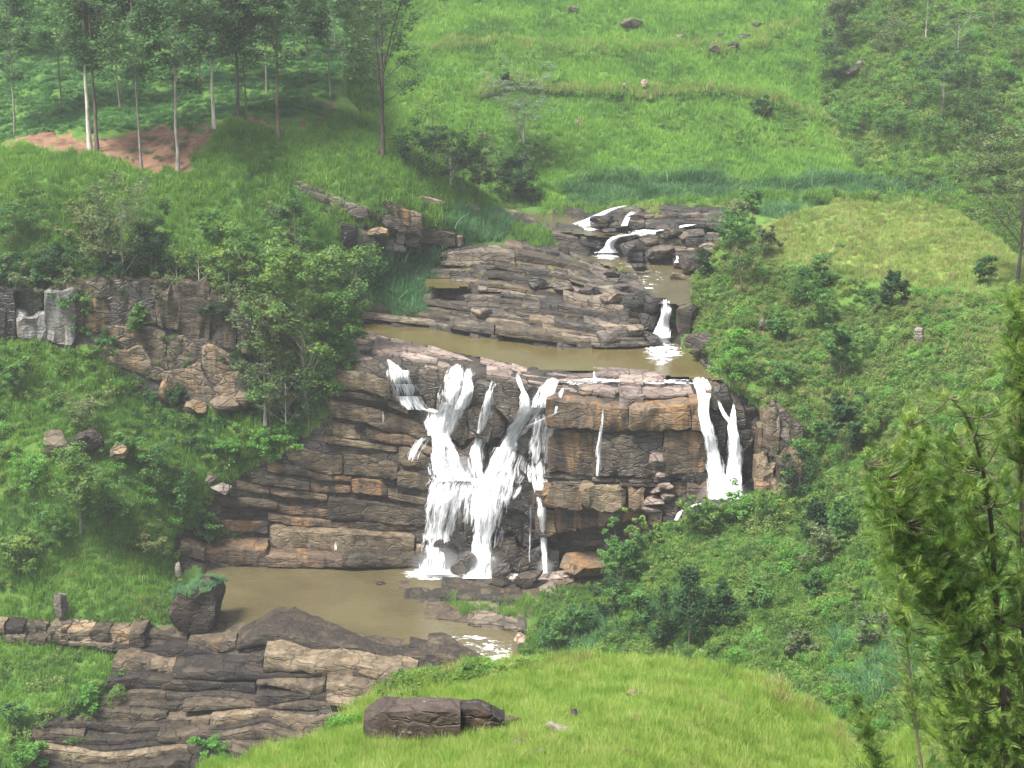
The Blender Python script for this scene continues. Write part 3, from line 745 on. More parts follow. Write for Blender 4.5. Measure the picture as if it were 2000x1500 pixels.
# long ledges around the upper cascade
P = rock_face('rock_ledges', 'dark layered rocks split by the white upper cascade', 'rock ledges')
strata(P, SB, [(1010,418),(1060,440),(1130,448),(1190,462)], [(1010,432),(1060,458),(1130,476),(1190,488)], 3, (50, 130), 0.4, 1.2, None, ('rk_up', 'rk_wet'), 41, amp=0.2)
strata(P, SB, [(1160,404),(1240,402),(1330,408),(1420,408)], [(1160,440),(1240,446),(1330,440),(1420,446)], 5, (30, 90), 0.5, 0.6, [(1150,438),(1200,400),(1425,400),(1425,446),(1340,440),(1250,448),(1160,444)], ('rk_up', 'rk_wet'), 42, amp=0.18)
strata(P, SB, [(1200,466),(1300,450),(1410,456)], [(1200,500),(1300,518),(1410,528)], 5, (34, 80), 0.5, 0.7, [(1195,470),(1290,448),(1410,450),(1405,528),(1340,524),(1300,505),(1230,500)], ('rk_wet', 'rk_up', 'rk_wet'), 43, amp=0.25)
for i, (x, y, w, h) in enumerate([(1175,442,50,22),(1225,470,40,14),(1310,462,60,26),(1350,470,50,24),(1240,500,60,30),(1290,505,60,24),(1355,528,60,30),(1385,500,50,26),(1190,455,30,10),(1240,430,40,14)]):
    boulder(x, y, w, h, float(SB.Y(x, y)) - 0.8, ('rk_wet', 'rk_up')[i % 2], 'rock_block', parent=P, seed=110 + i, cuts=12, sub=3)
# lower rock band
P = rock_face('rock_ledges', 'wide wavy dark brown rock ledges below the plunge pool', 'rock ledges')
CL_W = [(170,1224),(440,1226),(500,1212),(580,1206),(700,1228),(860,1254),(945,1292),(945,1330),(720,1400),(660,1440),(600,1520),(60,1530),(60,1420),(200,1380),(215,1270),(150,1240)]
strata(P, SB, [(0,1224),(200,1228),(430,1236),(560,1222),(700,1246),(860,1268),(945,1290)], [(0,1545),(200,1560),(400,1550),(560,1570),(700,1548),(945,1560)], 19, (80, 420), 0.42, 1.0, CL_W, ('rk_low', 'rk_low', 'rk_band', 'rk_low'), 51, xr=(0, 945), amp=0.26, jit=0.75, tight=0.85, thick=[0.6,1.2,0.9,1.5,0.5,1.3,0.6,0.9,0.5,1.4,0.6,0.5,1.3,0.5,1.2,0.7,1.2,1.0,1.3], span=0.16)
strata(P, SB, [(-60,1212),(170,1222),(330,1226)], [(-60,1250),(170,1262),(330,1290)], 2, (30, 60), 0.3, 1.4, [(-60,1210),(300,1222),(250,1290),(180,1262),(-60,1252)], ('rk_cliff', 'rk_low'), 52, amp=0.35)
# ledges in the pool
P = rock_face('rock_ledges', 'low reddish rock ledges lying in the plunge pool below the bushy spur', 'rock ledges')
strata(P, SB, [(790,1146),(900,1150),(1060,1162)], [(790,1178),(900,1184),(1060,1192)], 2, (70, 170), 0.5, 0.3, None, ('rk_band',), 61, amp=0.2, depth_min=3)
strata(P, SB, [(800,1180),(900,1186),(1060,1196)], [(830,1212),(900,1222),(1060,1244)], 3, (60, 150), 0.5, 0.5, [(800,1178),(1060,1190),(1060,1250),(840,1216)], ('rk_band', 'rk_up'), 62, xr=(800, 1060), amp=0.2)
strata(P, SB, [(1035,1130),(1100,1120),(1190,1112)], [(1035,1165),(1100,1160),(1190,1140)], 3, (60, 110), 0.6, 0.8, None, ('rk_band', 'rk_lip'), 63, amp=0.18)
# left cliff
P = rock_face('cliff', 'jointed orange and black cliff below the wooded slope on the left', 'cliff')
strata(P, SB, [(130,552),(250,544),(380,549),(500,604)], [(130,650),(290,632),(400,660),(500,700)], 2, (20, 110), 0.03, 1.0, None, ('rk_cliff', 'rk_wet', 'rk_wet', 'rk_low'), 71, amp=0.55, depth_min=6, span=0.75, jit=0.9)
strata(P, SB, [(190,636),(290,636),(400,664),(500,704)], [(190,700),(300,740),(400,780),(500,800)], 3, (50, 150), 0.05, 0.4, [(200,640),(500,700),(500,800),(300,800),(290,720),(190,690)], ('rk_cliff',), 72, amp=0.3, jit=0.8, depth_min=5)
strata(P, SB, [(-60,560),(60,570),(140,560)], [(-60,648),(60,664),(140,668)], 2, (45, 110), 0.04, 1.0, None, ('rk_pale', 'rk_wet', 'rk_cliff'), 73, amp=0.5, depth_min=5)
for i, (x, y, w, h) in enumerate([(380,805,50,26),(480,800,40,40),(500,690,60,50),(440,800,60,30),(330,790,40,60)]):
    boulder(x, y, w, h, float(SB.Y(x, y)) - 1.0, 'rk_cliff', 'rock_block', parent=P, seed=140 + i, cuts=12)
# outcrops on the slope between
P = rock_face('rock_outcrop', 'stacked square tan blocks jutting from the grassy slope above the left bank', 'rock outcrop')
strata(P, SB, [(752,388),(822,416)], [(752,470),(822,486)], 3, (40, 70), 0.1, 2.4, [(745,385),(825,410),(822,485),(790,480),(745,430)], ('rk_cliff', 'rk_grey', 'rk_cliff'), 81, amp=0.15, depth_min=4, thick=[1.4,1.0,1.2])
strata(P, SB, [(820,432),(895,455)], [(820,470),(895,482)], 1, (50, 90), 0.2, 1.5, None, ('rk_band',), 82, amp=0.3, depth_min=4)
P = rock_face('rock_outcrop', 'overhanging dark blocks with a shadowed hollow on the slope above the left bank', 'rock outcrop')
strata(P, SB, [(668,432),(745,452)], [(668,478),(745,480)], 1, (24, 40), 0.1, 2.0, None, ('rk_grey', 'rk_wet'), 83, amp=0.2, depth_min=4)
boulder(772, 494, 46, 28, float(SB.Y(772, 494)) - 2, 'rk_grey', 'rock_block', parent=P, seed=161, cuts=14)
boulder(738, 462, 46, 18, float(SB.Y(738, 462)) - 2.6, 'rk_cliff', 'rock_block', parent=P, seed=162, cuts=14)
P = rock_face('rock_outcrop', 'line of small mauve rocks showing through grass below the ridge trees', 'rock outcrop')
strata(P, SB, [(580,352),(700,398),(760,412)], [(580,372),(700,424),(760,430)], 2, (22, 50), 0.15, 1.0, None, ('rk_up', 'rk_grey'), 84, amp=0.3, depth_min=3)
P = rock_face('rock_ledge', 'long thin tilted ledge with a pale corner above the cane thicket', 'rock ledge')
strata(P, SB, [(830,380),(880,394),(1000,420)], [(830,398),(880,410),(1000,430)], 1, (40, 80), 0.3, 0.8, None, ('rk_cliff', 'rk_pink'), 85, amp=0.2, depth_min=3)

B = lambda x, y, w, h, m, lab, sd, S=SB, pr=1.0, **k: boulder(x, y, w, h, float(S.Y(x, y)) - pr, m, label=lab, seed=sd, **k)
B(386,1220,106,98,'rk_low','huge grass topped boulder at the left edge of the plunge pool',201, depth=1.2, pr=3, cuts=8, taper=0.10, rough=0.22)
BIG = bpy.context.scene.collection.objects[-1]
B(420,1212,60,20,'rk_band','flat dark slab lying at the foot of the grass topped boulder',202, pr=2)
B(1146,1122,112,40,'rk_wall','long angular boulder with an orange face right of the thinnest stream',203, pr=2, cuts=12)
B(905,1122,56,46,'rk_wet','squat grey boulder between the two thickest streams of spray',204, pr=3, cuts=12)
B(980,1128,44,32,'rk_wet','smooth rounded dark boulder right of the thickest stream',205, pr=3)
B(1032,1142,66,30,'rk_low','slanting dark boulder at the foot of the thinnest stream',206, pr=3, rot=0.3)
B(970,1144,60,14,'rk_low','low dark slab lying in the pool left of the slanting boulder',207, pr=3)
B(1022,1112,22,18,'rk_wet','small dark stone in the spray behind the slanting boulder',208, pr=2)
B(740,1143,28,7,'rk_wet','small dark rock barely above the muddy pool',209, pr=0.5)
B(1024,1262,44,26,'rk_pink','rounded pink boulder at the pool outlet beside the green spur',210, pr=1)
B(112,885,64,44,'rk_band','pale blocky boulder left of the small overhang on the lower left slope',211, pr=2)
B(168,880,70,40,'rk_wet','dark overhanging boulder in the grass of the lower left slope',212, pr=2)
B(232,898,36,30,'rk_cliff','lone pinkish boulder in grass right of the small overhang',213, pr=2)
B(119,1205,28,48,'rk_grey','upright stack of pale weathered rock above the lower left ledges',214, pr=1.5, cuts=14)
B(348,1128,14,32,'rk_grey','small pale pinnacle behind the grass topped boulder',215, pr=2)
B(412,942,24,18,'rk_grey','small pale boulder in shrubs at the left end of the ledges',216, pr=2)
B(432,962,50,20,'rk_grey','flat speckled boulder at the left end of the ledges',217, pr=2)
B(1234,56,44,20,'rk_up','dark overhanging outcrop high on the far grassy hillside',220, SA, 2, cuts=12)
B(1330,76,22,9,'rk_up','small mauve rock right of the far overhanging outcrop',221, SA, 1)
B(1120,22,22,10,'rk_up','small dark rock near the top of the far grassy hillside',222, SA, 1)
for i, (x, y, w, h, lab) in enumerate([(1395,100,24,12,'lowest left rock in the outcrop beneath the highest far ridge line'),(1430,92,26,12,'second lowest rock in the outcrop beneath the highest far ridge line'),(1455,76,28,10,'widest right hand rock in the outcrop beneath the highest far ridge line'),(1405,72,18,8,'upper left rock in the outcrop beneath the highest far ridge line'),(1480,54,24,10,'topmost right rock in the outcrop beneath the highest far ridge line')]):
    B(x, y, w, h, 'rk_wet', lab, 225 + i, SA, 1.5, group='rocks of the far outcrop')
B(1258,168,12,13,'rk_pink','pink rock midway up the far grassy hillside',231, SA, 1)
B(1220,170,9,8,'rk_pink','tiny pink rock left of the midway pink rock',232, SA, 1)
B(1131,247,12,12,'rk_pink','tiny pale pink stone low on the far grassy hillside',233, SA, 1)
B(1680,132,16,14,'rk_grey','pale angular stone above the brown scar on the upper right hillside',234, SA, 1)
B(1665,145,36,16,'rk_band','flat brown rock below the pale angular stone on the upper right hillside',235, SA, 1)
B(1795,670,22,32,'rk_grey','grey rock standing out of scrub on the right slope',240, SCc, 1)
B(1492,640,18,18,'rk_grey','pale rock in scrub near the small fall on the right slope',241, SCc, 1)
B(1508,826,13,50,'rk_lip','tall pale rock pillar at the scrub edge right of the twin falls',242, SCc, 1.5)
B(1520,852,11,44,'rk_lip','second pale rock pillar just right of the tall pale pillar',243, SCc, 1.5)
B(1366,684,64,34,'rk_wet','dark boulder beside the base of the small fall above the pool',244, SCc, -1.5)
B(1348,652,56,62,'rk_band','reddish dark rock bank right of the small fall above the pool',245, SCc, -2.5)
B(1382,752,34,14,'rk_up','flat tilted slab at the top of the twin falls',246, SB, 1.0, cuts=14)
B(1410,800,46,50,'rk_wet','dark boulder dividing the tops of the twin falls',247, SB, 2.0)
B(1322,545,30,14,'rk_band','small brown rocks above the brink of the small fall',248, SB, 0.6)
rr = random.Random(5)
for i in range(46):
    t = rr.random(); x = 1350 + 60 * t + rr.uniform(-14, 16); y = 668 + 74 * t + rr.uniform(-10, 10); w = rr.uniform(8, 20)
    B(x, y, w, w * 0.6, rr.choice(['rk_up', 'rk_band', 'rk_wet']), 'loose rubble stone on the right shore of the upper pool', 300 + i, SB, 0.5, group='rubble on the right shore of the upper pool', sub=1, name='stone', cat='stone')
for i, (x, y, w, h) in enumerate([(770,543,50,7),(905,478,60,7),(965,488,44,6)]): pass
# foreground stones
P = empty('boulder', tuple(SD.P(845, 1440)), 'big dark rectangular boulder cracked in two in the foreground grass', 'boulder')
P_loc = Vector(P.location)
def fore_rock(name, x, y, w, h, dz, sd, cuts=13, depth=0.6, parent=None, mat='rk_fore', label=None, rot=0.0, pr=0.6):
    Y = float(SD.Y(x, y)) - pr
    o = boulder(x, y, w, h, Y, mat, name, label, parent=None, seed=sd, cuts=cuts, sub=4, depth=depth, cat='boulder', rot=rot)
    if parent is not None:
        for k in ('category', 'label'):
            if k in o: del o[k]
        o.parent = parent; o.location = Vector(o.location) - Vector(parent.location)
    return o
strata(P, SD, [(712,1402),(745,1378),(870,1376),(896,1380)], [(712,1446),(850,1452),(896,1450)], 1, (300, 310), 0.20, 1.2, None, ('rk_fore',), 91, name='rock_block', amp=0.15, depth_min=1.2, depth_max=1.7, xr=(712, 893), gap=0.01, tight=0, span=0, rdk=0.3, ek=(0.96, 0.96))
strata(P, SD, [(890,1380),(935,1376),(962,1392),(978,1404)], [(890,1448),(978,1446)], 1, (300, 310), 0.20, 1.0, None, ('rk_fore',), 92, name='rock_block', amp=0.18, depth_min=1.0, depth_max=1.3, xr=(897, 976), gap=0.01, tight=0, span=0, rdk=0.3, ek=(0.96, 0.96))
for o in list(P.children): o.location = Vector(o.location) - P_loc
fore_rock('boulder', 1124, 1402, 26, 18, 0, 401, label='small pale tilted stone in the foreground grass', mat='rk_grey', rot=-0.6)
fore_rock('boulder', 1090, 1436, 62, 26, 0, 402, label='long pale flat stone lying in the foreground grass', mat='rk_grey', rot=-0.35)
fore_rock('boulder', 1240, 1362, 34, 18, 0, 403, label='half buried brown stone high on the foreground grass', mat='rk_band')
fore_rock('boulder', 998, 1420, 50, 20, 0, 404, label='small dark stone right of the cracked foreground boulder', mat='rk_fore')
fore_rock('boulder', 1010, 1462, 30, 20, 0, 405, label='mauve stone in long grass below the pale flat stone', mat='rk_up')
fore_rock('boulder', 1058, 1478, 22, 16, 0, 406, label='small tan stone near the bottom edge in foreground grass', mat='rk_lip')

# ================================================================ FALLING WATER
def stream(label, spine, surf=SB, off=1.6, dens=0.62, mat='fall', seed=0, edge=1.0, layers=2, name='waterfall', cat='waterfall', group=None, parent=None, ez=0.0, vpow=0.0, foot=None, fade=0.3):
    """spine: (px, py, width px, density); foot: height the water lands at"""
    sp = np.array([(s[0], s[1], s[2], s[3] if len(s) > 3 else dens) for s in spine], float)
    d = np.concatenate([[0], np.cumsum(np.hypot(np.diff(sp[:, 0]), np.diff(sp[:, 1])))])
    n = max(6, int(d[-1] / 5))
    t = np.linspace(0, d[-1], n)
    px, py, w, de = (np.interp(t, d, sp[:, i]) for i in range(4))
    ker = np.array([1, 2, 1]) / 4.0
    for a in (px, w):
        a[1:-1] = np.convolve(a, ker, 'valid')
    Y0 = surf.Y(px, py)
    for _ in range(4): Y0[1:-1] = np.convolve(Y0, ker, 'valid')
    Vs, Fs, UV, DE = [], [], [], []
    base = 0
    for L in range(layers):
        m = int(min(22, max(5, w.max() / 5)))
        u = np.linspace(-1, 1, m)
        wl = w * (1.0 - 0.16 * L)
        wl = wl * (0.95 + 0.12 * vnoise(np.stack([t / 22.0 + seed, 0 * t, 0 * t + L], -1), 1.0, seed))
        sh = 0.03 * w * vnoise(np.stack([t / 16.0 + seed * 3, 0 * t + 5, 0 * t + L], -1), 1.0, seed)
        X = px[:, None] + sh[:, None] + u[None] * wl[:, None] / 2
        Yy = np.broadcast_to(py[:, None], X.shape).copy()
        D = Y0[:, None] - off - 0.5 * L - 0.5 * (1 - u[None] ** 2)
        P0 = W(X, Yy, D)
        q = np.stack([X / 6.0 + 31 * L + seed, np.broadcast_to(t[:, None] / 40.0, X.shape), 0 * X], -1)
        P0[..., 1] -= 0.22 * vnoise(q, 1.0, seed + L) + 0.1 * vnoise(q, 0.4, seed + L + 3)
        if foot is not None: P0[..., 2] = np.maximum(P0[..., 2], foot)
        idx = np.arange(n * m).reshape(n, m) + base
        base += n * m
        Vs.append(P0.reshape(-1, 3))
        Fs.append(np.stack([idx[1:, :-1], idx[1:, 1:], idx[:-1, 1:], idx[:-1, :-1]], -1).reshape(-1, 4))
        mpp = Y0.mean() / FPX
        UV.append(np.stack([np.broadcast_to((px.mean() + u[None] * wl[:, None] / 2) * mpp, X.shape) + 50 * L, np.broadcast_to(t[:, None] * mpp, X.shape)], -1).reshape(-1, 2))
        ed = np.clip((1 - np.abs(u)) * 1.8 * edge, 0, 1) ** 0.8
        lowf = vnoise(np.stack([X / 14.0 + seed * 5, Yy / 26.0, 0 * X + L * 9], -1), 1.0, seed + 40)
        dd = (0.31 + 0.40 * de[:, None]) * (0.60 + 0.40 * ed[None]) - 0.05 * L + 0.05 * lowf
        if foot is None: dd = dd - 0.10 * np.exp(-(t[-1] - t) / 6.0)[:, None]
        dd = dd - fade * np.exp(-t / 6.0)[:, None]
        DE.append(dd.ravel())
    V = np.concatenate(Vs)
    c = V.mean(0)
    me = mesh_np(name, V - c, np.concatenate(Fs), [M[mat]], True, uv=np.concatenate(UV), attrs={'dens': np.concatenate(DE)})
    return link(name, me, parent, label, cat if parent is None else None, group, None, loc=tuple(c))

def foam(label, poly, z, dens=0.7, hump=0.5, seed=0, name='foam', soft=26, slope=None):
    """churned white water lying on the pool"""
    xs = [p[0] for p in poly]; ys = [p[1] for p in poly]
    X, Yy = np.meshgrid(np.arange(min(xs), max(xs) + 3, 3.0), np.arange(min(ys), max(ys) + 1.5, 1.5))
    cx, cy = np.mean(poly, 0)
    sx, sy = (max(xs) - min(xs)) / 2, (max(ys) - min(ys)) / 2
    ins = inpoly(X, Yy, poly)
    # soft edge: how far inside, by shrinking test
    dd = np.zeros(X.shape)
    for f in (0.35, 0.5, 0.65, 0.8, 0.9, 1.0):
        dd += inpoly(cx + (X - cx) / f, cy + (Yy - cy) / f, poly) / 6.0
    zz = z if slope is None else z + slope(X, Yy)
    P = Wz(X, Yy, zz)
    P[..., 2] += 0.05 + hump * dd * (0.5 + 0.5 * vnoise(P, 1.5, seed)) * 0.6
    q = ins[:-1, :-1] & ins[1:, 1:]
    idx = np.arange(X.size).reshape(X.shape)
    F = np.stack([idx[1:, :-1][q], idx[1:, 1:][q], idx[:-1, 1:][q], idx[:-1, :-1][q]], -1)
    used = np.zeros(X.size, bool); used[F.ravel()] = True
    V = P.reshape(-1, 3)[used]; F = (np.cumsum(used) - 1)[F]
    c = V.mean(0)
    me = mesh_np(name, V - c, F, [M['foam']], True, uv=V[:, :2] + seed * 3.3, attrs={'dens': (0.28 + (dens - 0.28) * dd.ravel()[used])})
    return link(name, me, None, label, None, None, 'stuff', loc=tuple(c))


def falls(label, tiers):
    e = empty('waterfall', tuple(W(tiers[-1][0][-1][0], tiers[-1][0][-1][1], float(SB.Y(*tiers[-1][0][-1][:2])))), label, 'waterfall')
    for i, (sp, kw) in enumerate(tiers):
        o = stream(None, sp, name='water_sheet', parent=e, **kw)
        o.location = Vector(o.location) - Vector(e.location)
    return e
falls('narrow stepped cascade at the left end of the brink', [
  ([(759,703,8,.8),(766,712,20,.8),(775,724,40,.7)], dict(off=2.4, seed=101, fade=0)),
  ([(776,723,46,.74),(783,752,58,.58)], dict(off=2.6, seed=102, fade=0)),
  ([(788,750,62,.80),(794,776,68,.56)], dict(off=2.9, seed=103, fade=0)),
  ([(798,774,64,.80),(812,800,82,.60)], dict(off=3.2, seed=104, fade=0)),
  ([(830,797,40,.75),(846,806,30,.6)], dict(off=3.2, seed=105))])
falls('broad white stream left of centre that fans out over the mid ledge', [
  ([(894,710,24,.7),(888,724,40,.62),(882,760,48,.54),(878,792,52,.62)], dict(off=2.4, seed=111)),
  ([(916,716,16,.7),(917,735,26,.64),(910,770,30,.58),(900,800,34,.64)], dict(off=2.5, seed=112)),
  ([(886,786,66,.66),(876,812,54,.78),(866,850,42,.80)], dict(off=2.8, seed=113, fade=.05, edge=1.5)),
  ([(846,800,26,.5),(840,822,30,.62),(842,850,24,.5)], dict(off=2.7, seed=114)),
  ([(862,846,42,.78),(866,872,52,.60),(872,900,66,.46),(878,928,88,.56)], dict(off=3.1, seed=115, fade=0, edge=1.4)),
  ([(872,912,70,.50),(884,926,104,.62),(892,940,118,.66)], dict(off=3.4, seed=116, fade=.15, edge=1.1))])
falls('greatest stream slanting down left in one long white plume', [
  ([(1080,738,30,.72),(1068,758,42,.64),(1056,796,46,.62)], dict(off=2.8, seed=121)),
  ([(1010,728,8,.8),(1014,745,12,.7),(1022,762,10,.8),(1026,780,24,.66),(1030,806,38,.7)], dict(off=2.8, seed=122)),
  ([(1042,794,68,.76),(1024,822,62,.66),(1008,850,54,.68),(992,880,56,.72)], dict(off=3.1, seed=123, fade=.05, edge=1.3)),
  ([(990,874,54,.74),(974,905,56,.66),(958,940,60,.72)], dict(off=3.5, seed=124, fade=0, edge=1.5)),
  ([(957,934,74,.84),(949,975,62,.78),(945,1020,50,.66),(940,1070,46,.62),(935,1110,54,.76),(932,1130,72,.86)], dict(off=3.8, seed=125, fade=0, edge=1.3, foot=L_LOW)),
  ([(1006,880,60,.30),(992,930,66,.36),(980,980,50,.32),(968,1050,36,.36),(958,1100,26,.3)], dict(off=2.8, seed=126, mat='veil', layers=1))])
falls('lacy right hand stream spreading over the square rock', [
  ([(1099,757,8,.85),(1092,780,11,.85),(1086,806,18,.8)], dict(off=3.0, seed=131)),
  ([(1068,806,50,.55),(1066,825,62,.56),(1062,855,66,.46),(1058,890,56,.40),(1054,905,50,.46)], dict(off=3.2, seed=132, edge=1.4)),
  ([(1048,898,46,.5),(1046,920,50,.58),(1052,942,56,.66)], dict(off=3.5, seed=133)),
  ([(1050,940,24,.78),(1056,980,24,.72),(1060,1020,20,.68),(1063,1070,15,.76),(1065,1119,14,.84)], dict(off=3.9, seed=134, fade=.05, edge=1.6, foot=L_LOW)),
  ([(1022,945,30,.4),(1012,965,16,.6),(1004,975,10,.5)], dict(off=3.4, seed=135, layers=1))])
stream('small lacy fan over the dark boulder left of the broad stream', [(838,852,34,.5),(824,866,40,.42),(814,884,36,.36),(808,902,26,.34)], off=3.0, seed=31, mat='veil', layers=1)
stream('thin veil slipping down the dark rocks below the stepped cascade', [(846,806,24,.5),(850,822,40,.45),(850,846,44,.36)], off=2.6, seed=2, mat='veil')
stream('slender stream falling between the two broad ones', [(966,736,18,.7),(962,750,20,.66),(954,790,24,.68),(944,830,24,.68),(936,860,26,.66),(930,878,30,.60),(930,900,38,.44),(932,925,46,.38),(936,938,50,.40)], off=2.2, seed=4)
stream('wide lower curtain of white strands dropping into the plunge pool', [(890,934,126,.80),(886,942,126,.60),(880,960,112,.52),(876,972,104,.74),(868,990,96,.62),(862,1020,84,.58),(856,1050,76,.56),(852,1080,70,.56),(850,1105,74,.62),(850,1122,90,.72)], off=3.0, seed=5, edge=1.2, layers=2, foot=L_LOW)
stream('faint veil over the grey rock between the lower curtain and the great stream', [(930,940,60,.5),(922,975,34,.42),(914,1010,22,.46),(910,1050,20,.36),(908,1090,16,.3)], off=2.4, seed=6, mat='veil', layers=1)
stream('curved trickle linking the great stream and the lacy stream', [(1096,802,10,.7),(1076,812,12,.72),(1050,824,12,.72),(1030,834,16,.7)], off=3.6, seed=11)
stream('very thin strand hanging in front of the dark hollow', [(1036,985,5,.6),(1036,1040,6,.5),(1034,1100,5,.45)], off=5.5, seed=12, mat='veil', layers=1)
stream('faint bridal strand down the middle of the square rock wall', [(1178,792,4,.62),(1176,830,7,.5),(1170,880,14,.34),(1168,930,14,.32)], off=3.2, seed=13, mat='veil', layers=1)
stream('left one of the twin waterfalls under the right slope', [(1366,736,30,.8),(1372,748,34,.84),(1377,775,32,.86),(1373,800,24,.9),(1378,830,30,.92),(1387,860,32,.92),(1394,890,34,.9),(1400,920,40,.86),(1404,950,46,.84),(1408,975,64,.86)], off=5.0, seed=14, edge=1.6)
stream('right one of the twin waterfalls under the right slope', [(1433,788,5,.8),(1432,805,12,.86),(1430,830,20,.9),(1434,860,26,.88),(1437,890,34,.82),(1434,920,36,.8),(1432,950,44,.8),(1428,975,62,.84)], off=5.2, seed=15, edge=1.5)
stream('little arm of water joining the twin falls between two boulders', [(1400,775,6,.7),(1408,796,8,.76),(1418,815,14,.8),(1428,828,14,.84)], off=5.2, seed=16)
stream('short white spill running left from the foot of the twin falls', [(1400,982,40,.8),(1372,984,26,.8),(1350,990,16,.8),(1332,1000,16,.86),(1322,1016,12,.84)], off=3.0, seed=17, edge=2.0)
stream('small powerful fall entering the right end of the upper pool', [(1298,584,24,.7),(1299,598,26,.66),(1302,612,26,.8),(1296,628,24,.88),(1294,645,32,.92),(1290,660,46,.92)], off=3.8, seed=18, edge=2.0)
stream('white slide on the left of the upper cascade', [(1228,401,16,.9),(1205,406,20,.95),(1186,413,24,.95),(1166,423,26,.95),(1142,435,38,.9)], off=3.8, seed=19, edge=2.0)
stream('small white spout in the middle of the upper cascade', [(1240,412,26,.7),(1228,422,12,.86),(1222,434,12,.88),(1220,441,16,.86)], off=3.8, seed=20, edge=2.0)
stream('frothing rapid crossing the layered rocks of the upper cascade', [(1352,438,24,.95),(1318,445,22,.98),(1280,452,22,.98),(1240,457,20,.95),(1206,462,24,.98),(1194,472,24,.95),(1190,484,24,.98),(1184,494,54,.98)], off=3.8, seed=21, edge=2.0)
stream('tiny spout between dark rocks at the right of the upper river', [(1322,499,8,.8),(1326,508,10,.85),(1322,513,16,.85)], off=3.8, seed=22, edge=2.0)
stream('trickle over the lip slabs above the square wall', [(1160,716,8,.6),(1162,735,6,.8),(1163,748,16,.7)], off=1.0, seed=23, edge=2.0)
stream('thin trickle on the banded ledges left of the falls', [(748,800,4,.7),(749,818,5,.6),(748,830,5,.7)], off=2.2, seed=24, mat='veil', layers=1)
stream('thin trickle dripping off the lowest ledge on the left', [(657,1048,4,.75),(656,1064,6,.65),(655,1074,7,.7)], off=2.2, seed=25, mat='veil', layers=1)

foam('white foam where the lower curtain strikes the pool', [(780,1118),(820,1108),(890,1108),(930,1122),(900,1130),(850,1136),(800,1132)], L_LOW, .84, .9, 1)
foam('white foam where the great stream strikes the pool', [(880,1128),(920,1112),(965,1118),(985,1134),(955,1144),(920,1150),(880,1142)], L_LOW, .86, 1.0, 2)
foam('white runout between the pool ledges', [(955,1156),(1000,1146),(1050,1142),(1042,1160),(1000,1158)], L_LOW, .84, .3, 3)
foam('foam around the stones at the foot of the thinnest stream', [(985,1120),(1010,1102),(1060,1108),(1082,1118),(1060,1132),(1000,1140)], L_LOW, .66, .5, 4)
foam('foam fan below the small fall in the upper pool', [(1255,668),(1290,655),(1325,662),(1340,690),(1320,712),(1270,716),(1255,695)], L_UP, .56, .3, 5)
foam('bright foam at the base of the small fall', [(1268,668),(1290,655),(1318,660),(1312,674),(1280,676)], L_UP, .9, .6, 6)
foam('white froth sheeting across the rocks of the upper cascade', [(1225,452),(1280,442),(1330,436),(1362,440),(1340,450),(1290,458),(1240,462)], 63.2, .9, .3, 15)
foam('foam fan below the upper cascade', [(1140,494),(1180,480),(1206,486),(1230,498),(1200,508),(1160,506)], L_R2, .82, .4, 7)
foam('foam line at the foot of the upper left slide', [(1110,436),(1150,430),(1175,440),(1140,446)], L_R3, .8, .2, 8)
foam('streak of foam on the narrow river reach', [(1120,446),(1160,444),(1180,450),(1150,452)], L_R3, .72, .1, 9)
foam('foam patch at the foot of the twin waterfalls', [(1360,985),(1400,968),(1440,966),(1468,980),(1440,992),(1390,994)], 24.8, .9, .8, 10)
foam('thin white water sliding over the lip slabs', [(1090,742),(1160,738),(1260,742),(1350,740),(1390,734),(1385,752),(1300,752),(1200,748),(1100,754)], 47.7, .60, .15, 11)
foam('tumbling white water at the pool outlet', [(930,1290),(965,1276),(1003,1262),(1000,1310),(960,1320),(935,1310)], 4.0, .6, .3, 12)
foam('faint riffles at the river bend below the cascade', [(1200,505),(1290,518),(1300,560),(1270,590),(1230,560),(1220,530)], L_R2, .33, .1, 13)
foam('faint riffles near the pool outlet', [(840,1246),(920,1240),(1000,1250),(1000,1280),(940,1282),(870,1262)], L_LOW, .44, .1, 14)


# spray hanging where the streams land
mm = bpy.data.materials.new('spray'); mm.use_nodes = True; mm.node_tree.nodes.clear()
mo = mm.node_tree.nodes.new("ShaderNodeOutputMaterial"); mv = mm.node_tree.nodes.new("ShaderNodeVolumePrincipled")
mv.inputs['Color'].default_value = (0.97, 0.98, 1.0, 1)
_tc = mm.node_tree.nodes.new("ShaderNodeTexCoord"); _ln = mm.node_tree.nodes.new("ShaderNodeVectorMath"); _ln.operation = 'LENGTH'
_mr = mm.node_tree.nodes.new("ShaderNodeMapRange"); _mr.interpolation_type = 'SMOOTHSTEP'
for _i, _v in enumerate((0.1, 0.95, 0.22, 0.0)): _mr.inputs[_i + 1].default_value = _v
mm.node_tree.links.new(_tc.outputs['Object'], _ln.inputs[0]); mm.node_tree.links.new(_ln.outputs['Value'], _mr.inputs[0])
mm.node_tree.links.new(_mr.outputs[0], mv.inputs['Density'])
mm.node_tree.links.new(mv.outputs[0], mo.inputs['Volume'])
for i, (x, y, w, h, lab) in enumerate([(855,1108,150,110,'spray at the foot of the lower curtain'),(936,1112,140,120,'spray at the foot of the great stream'),(1412,968,140,80,'spray at the foot of the twin waterfalls'),(890,915,150,80,'spray over the mid ledge of the broad stream'),(1065,1108,50,46,'spray at the foot of the lacy stream'),(1292,664,44,24,'spray below the small fall')]):
    Y = float(SB.Y(x, y)) - 4.5; s = Y / FPX
    v, f = ico(3)
    dims = (w * s / 2, 3.0, h * s / 2)
    c = W(x, y, Y)
    link('spray', mesh_np('spray', v, f, [mm], True), None, lab, None, None, 'stuff', loc=tuple(c)).scale = dims

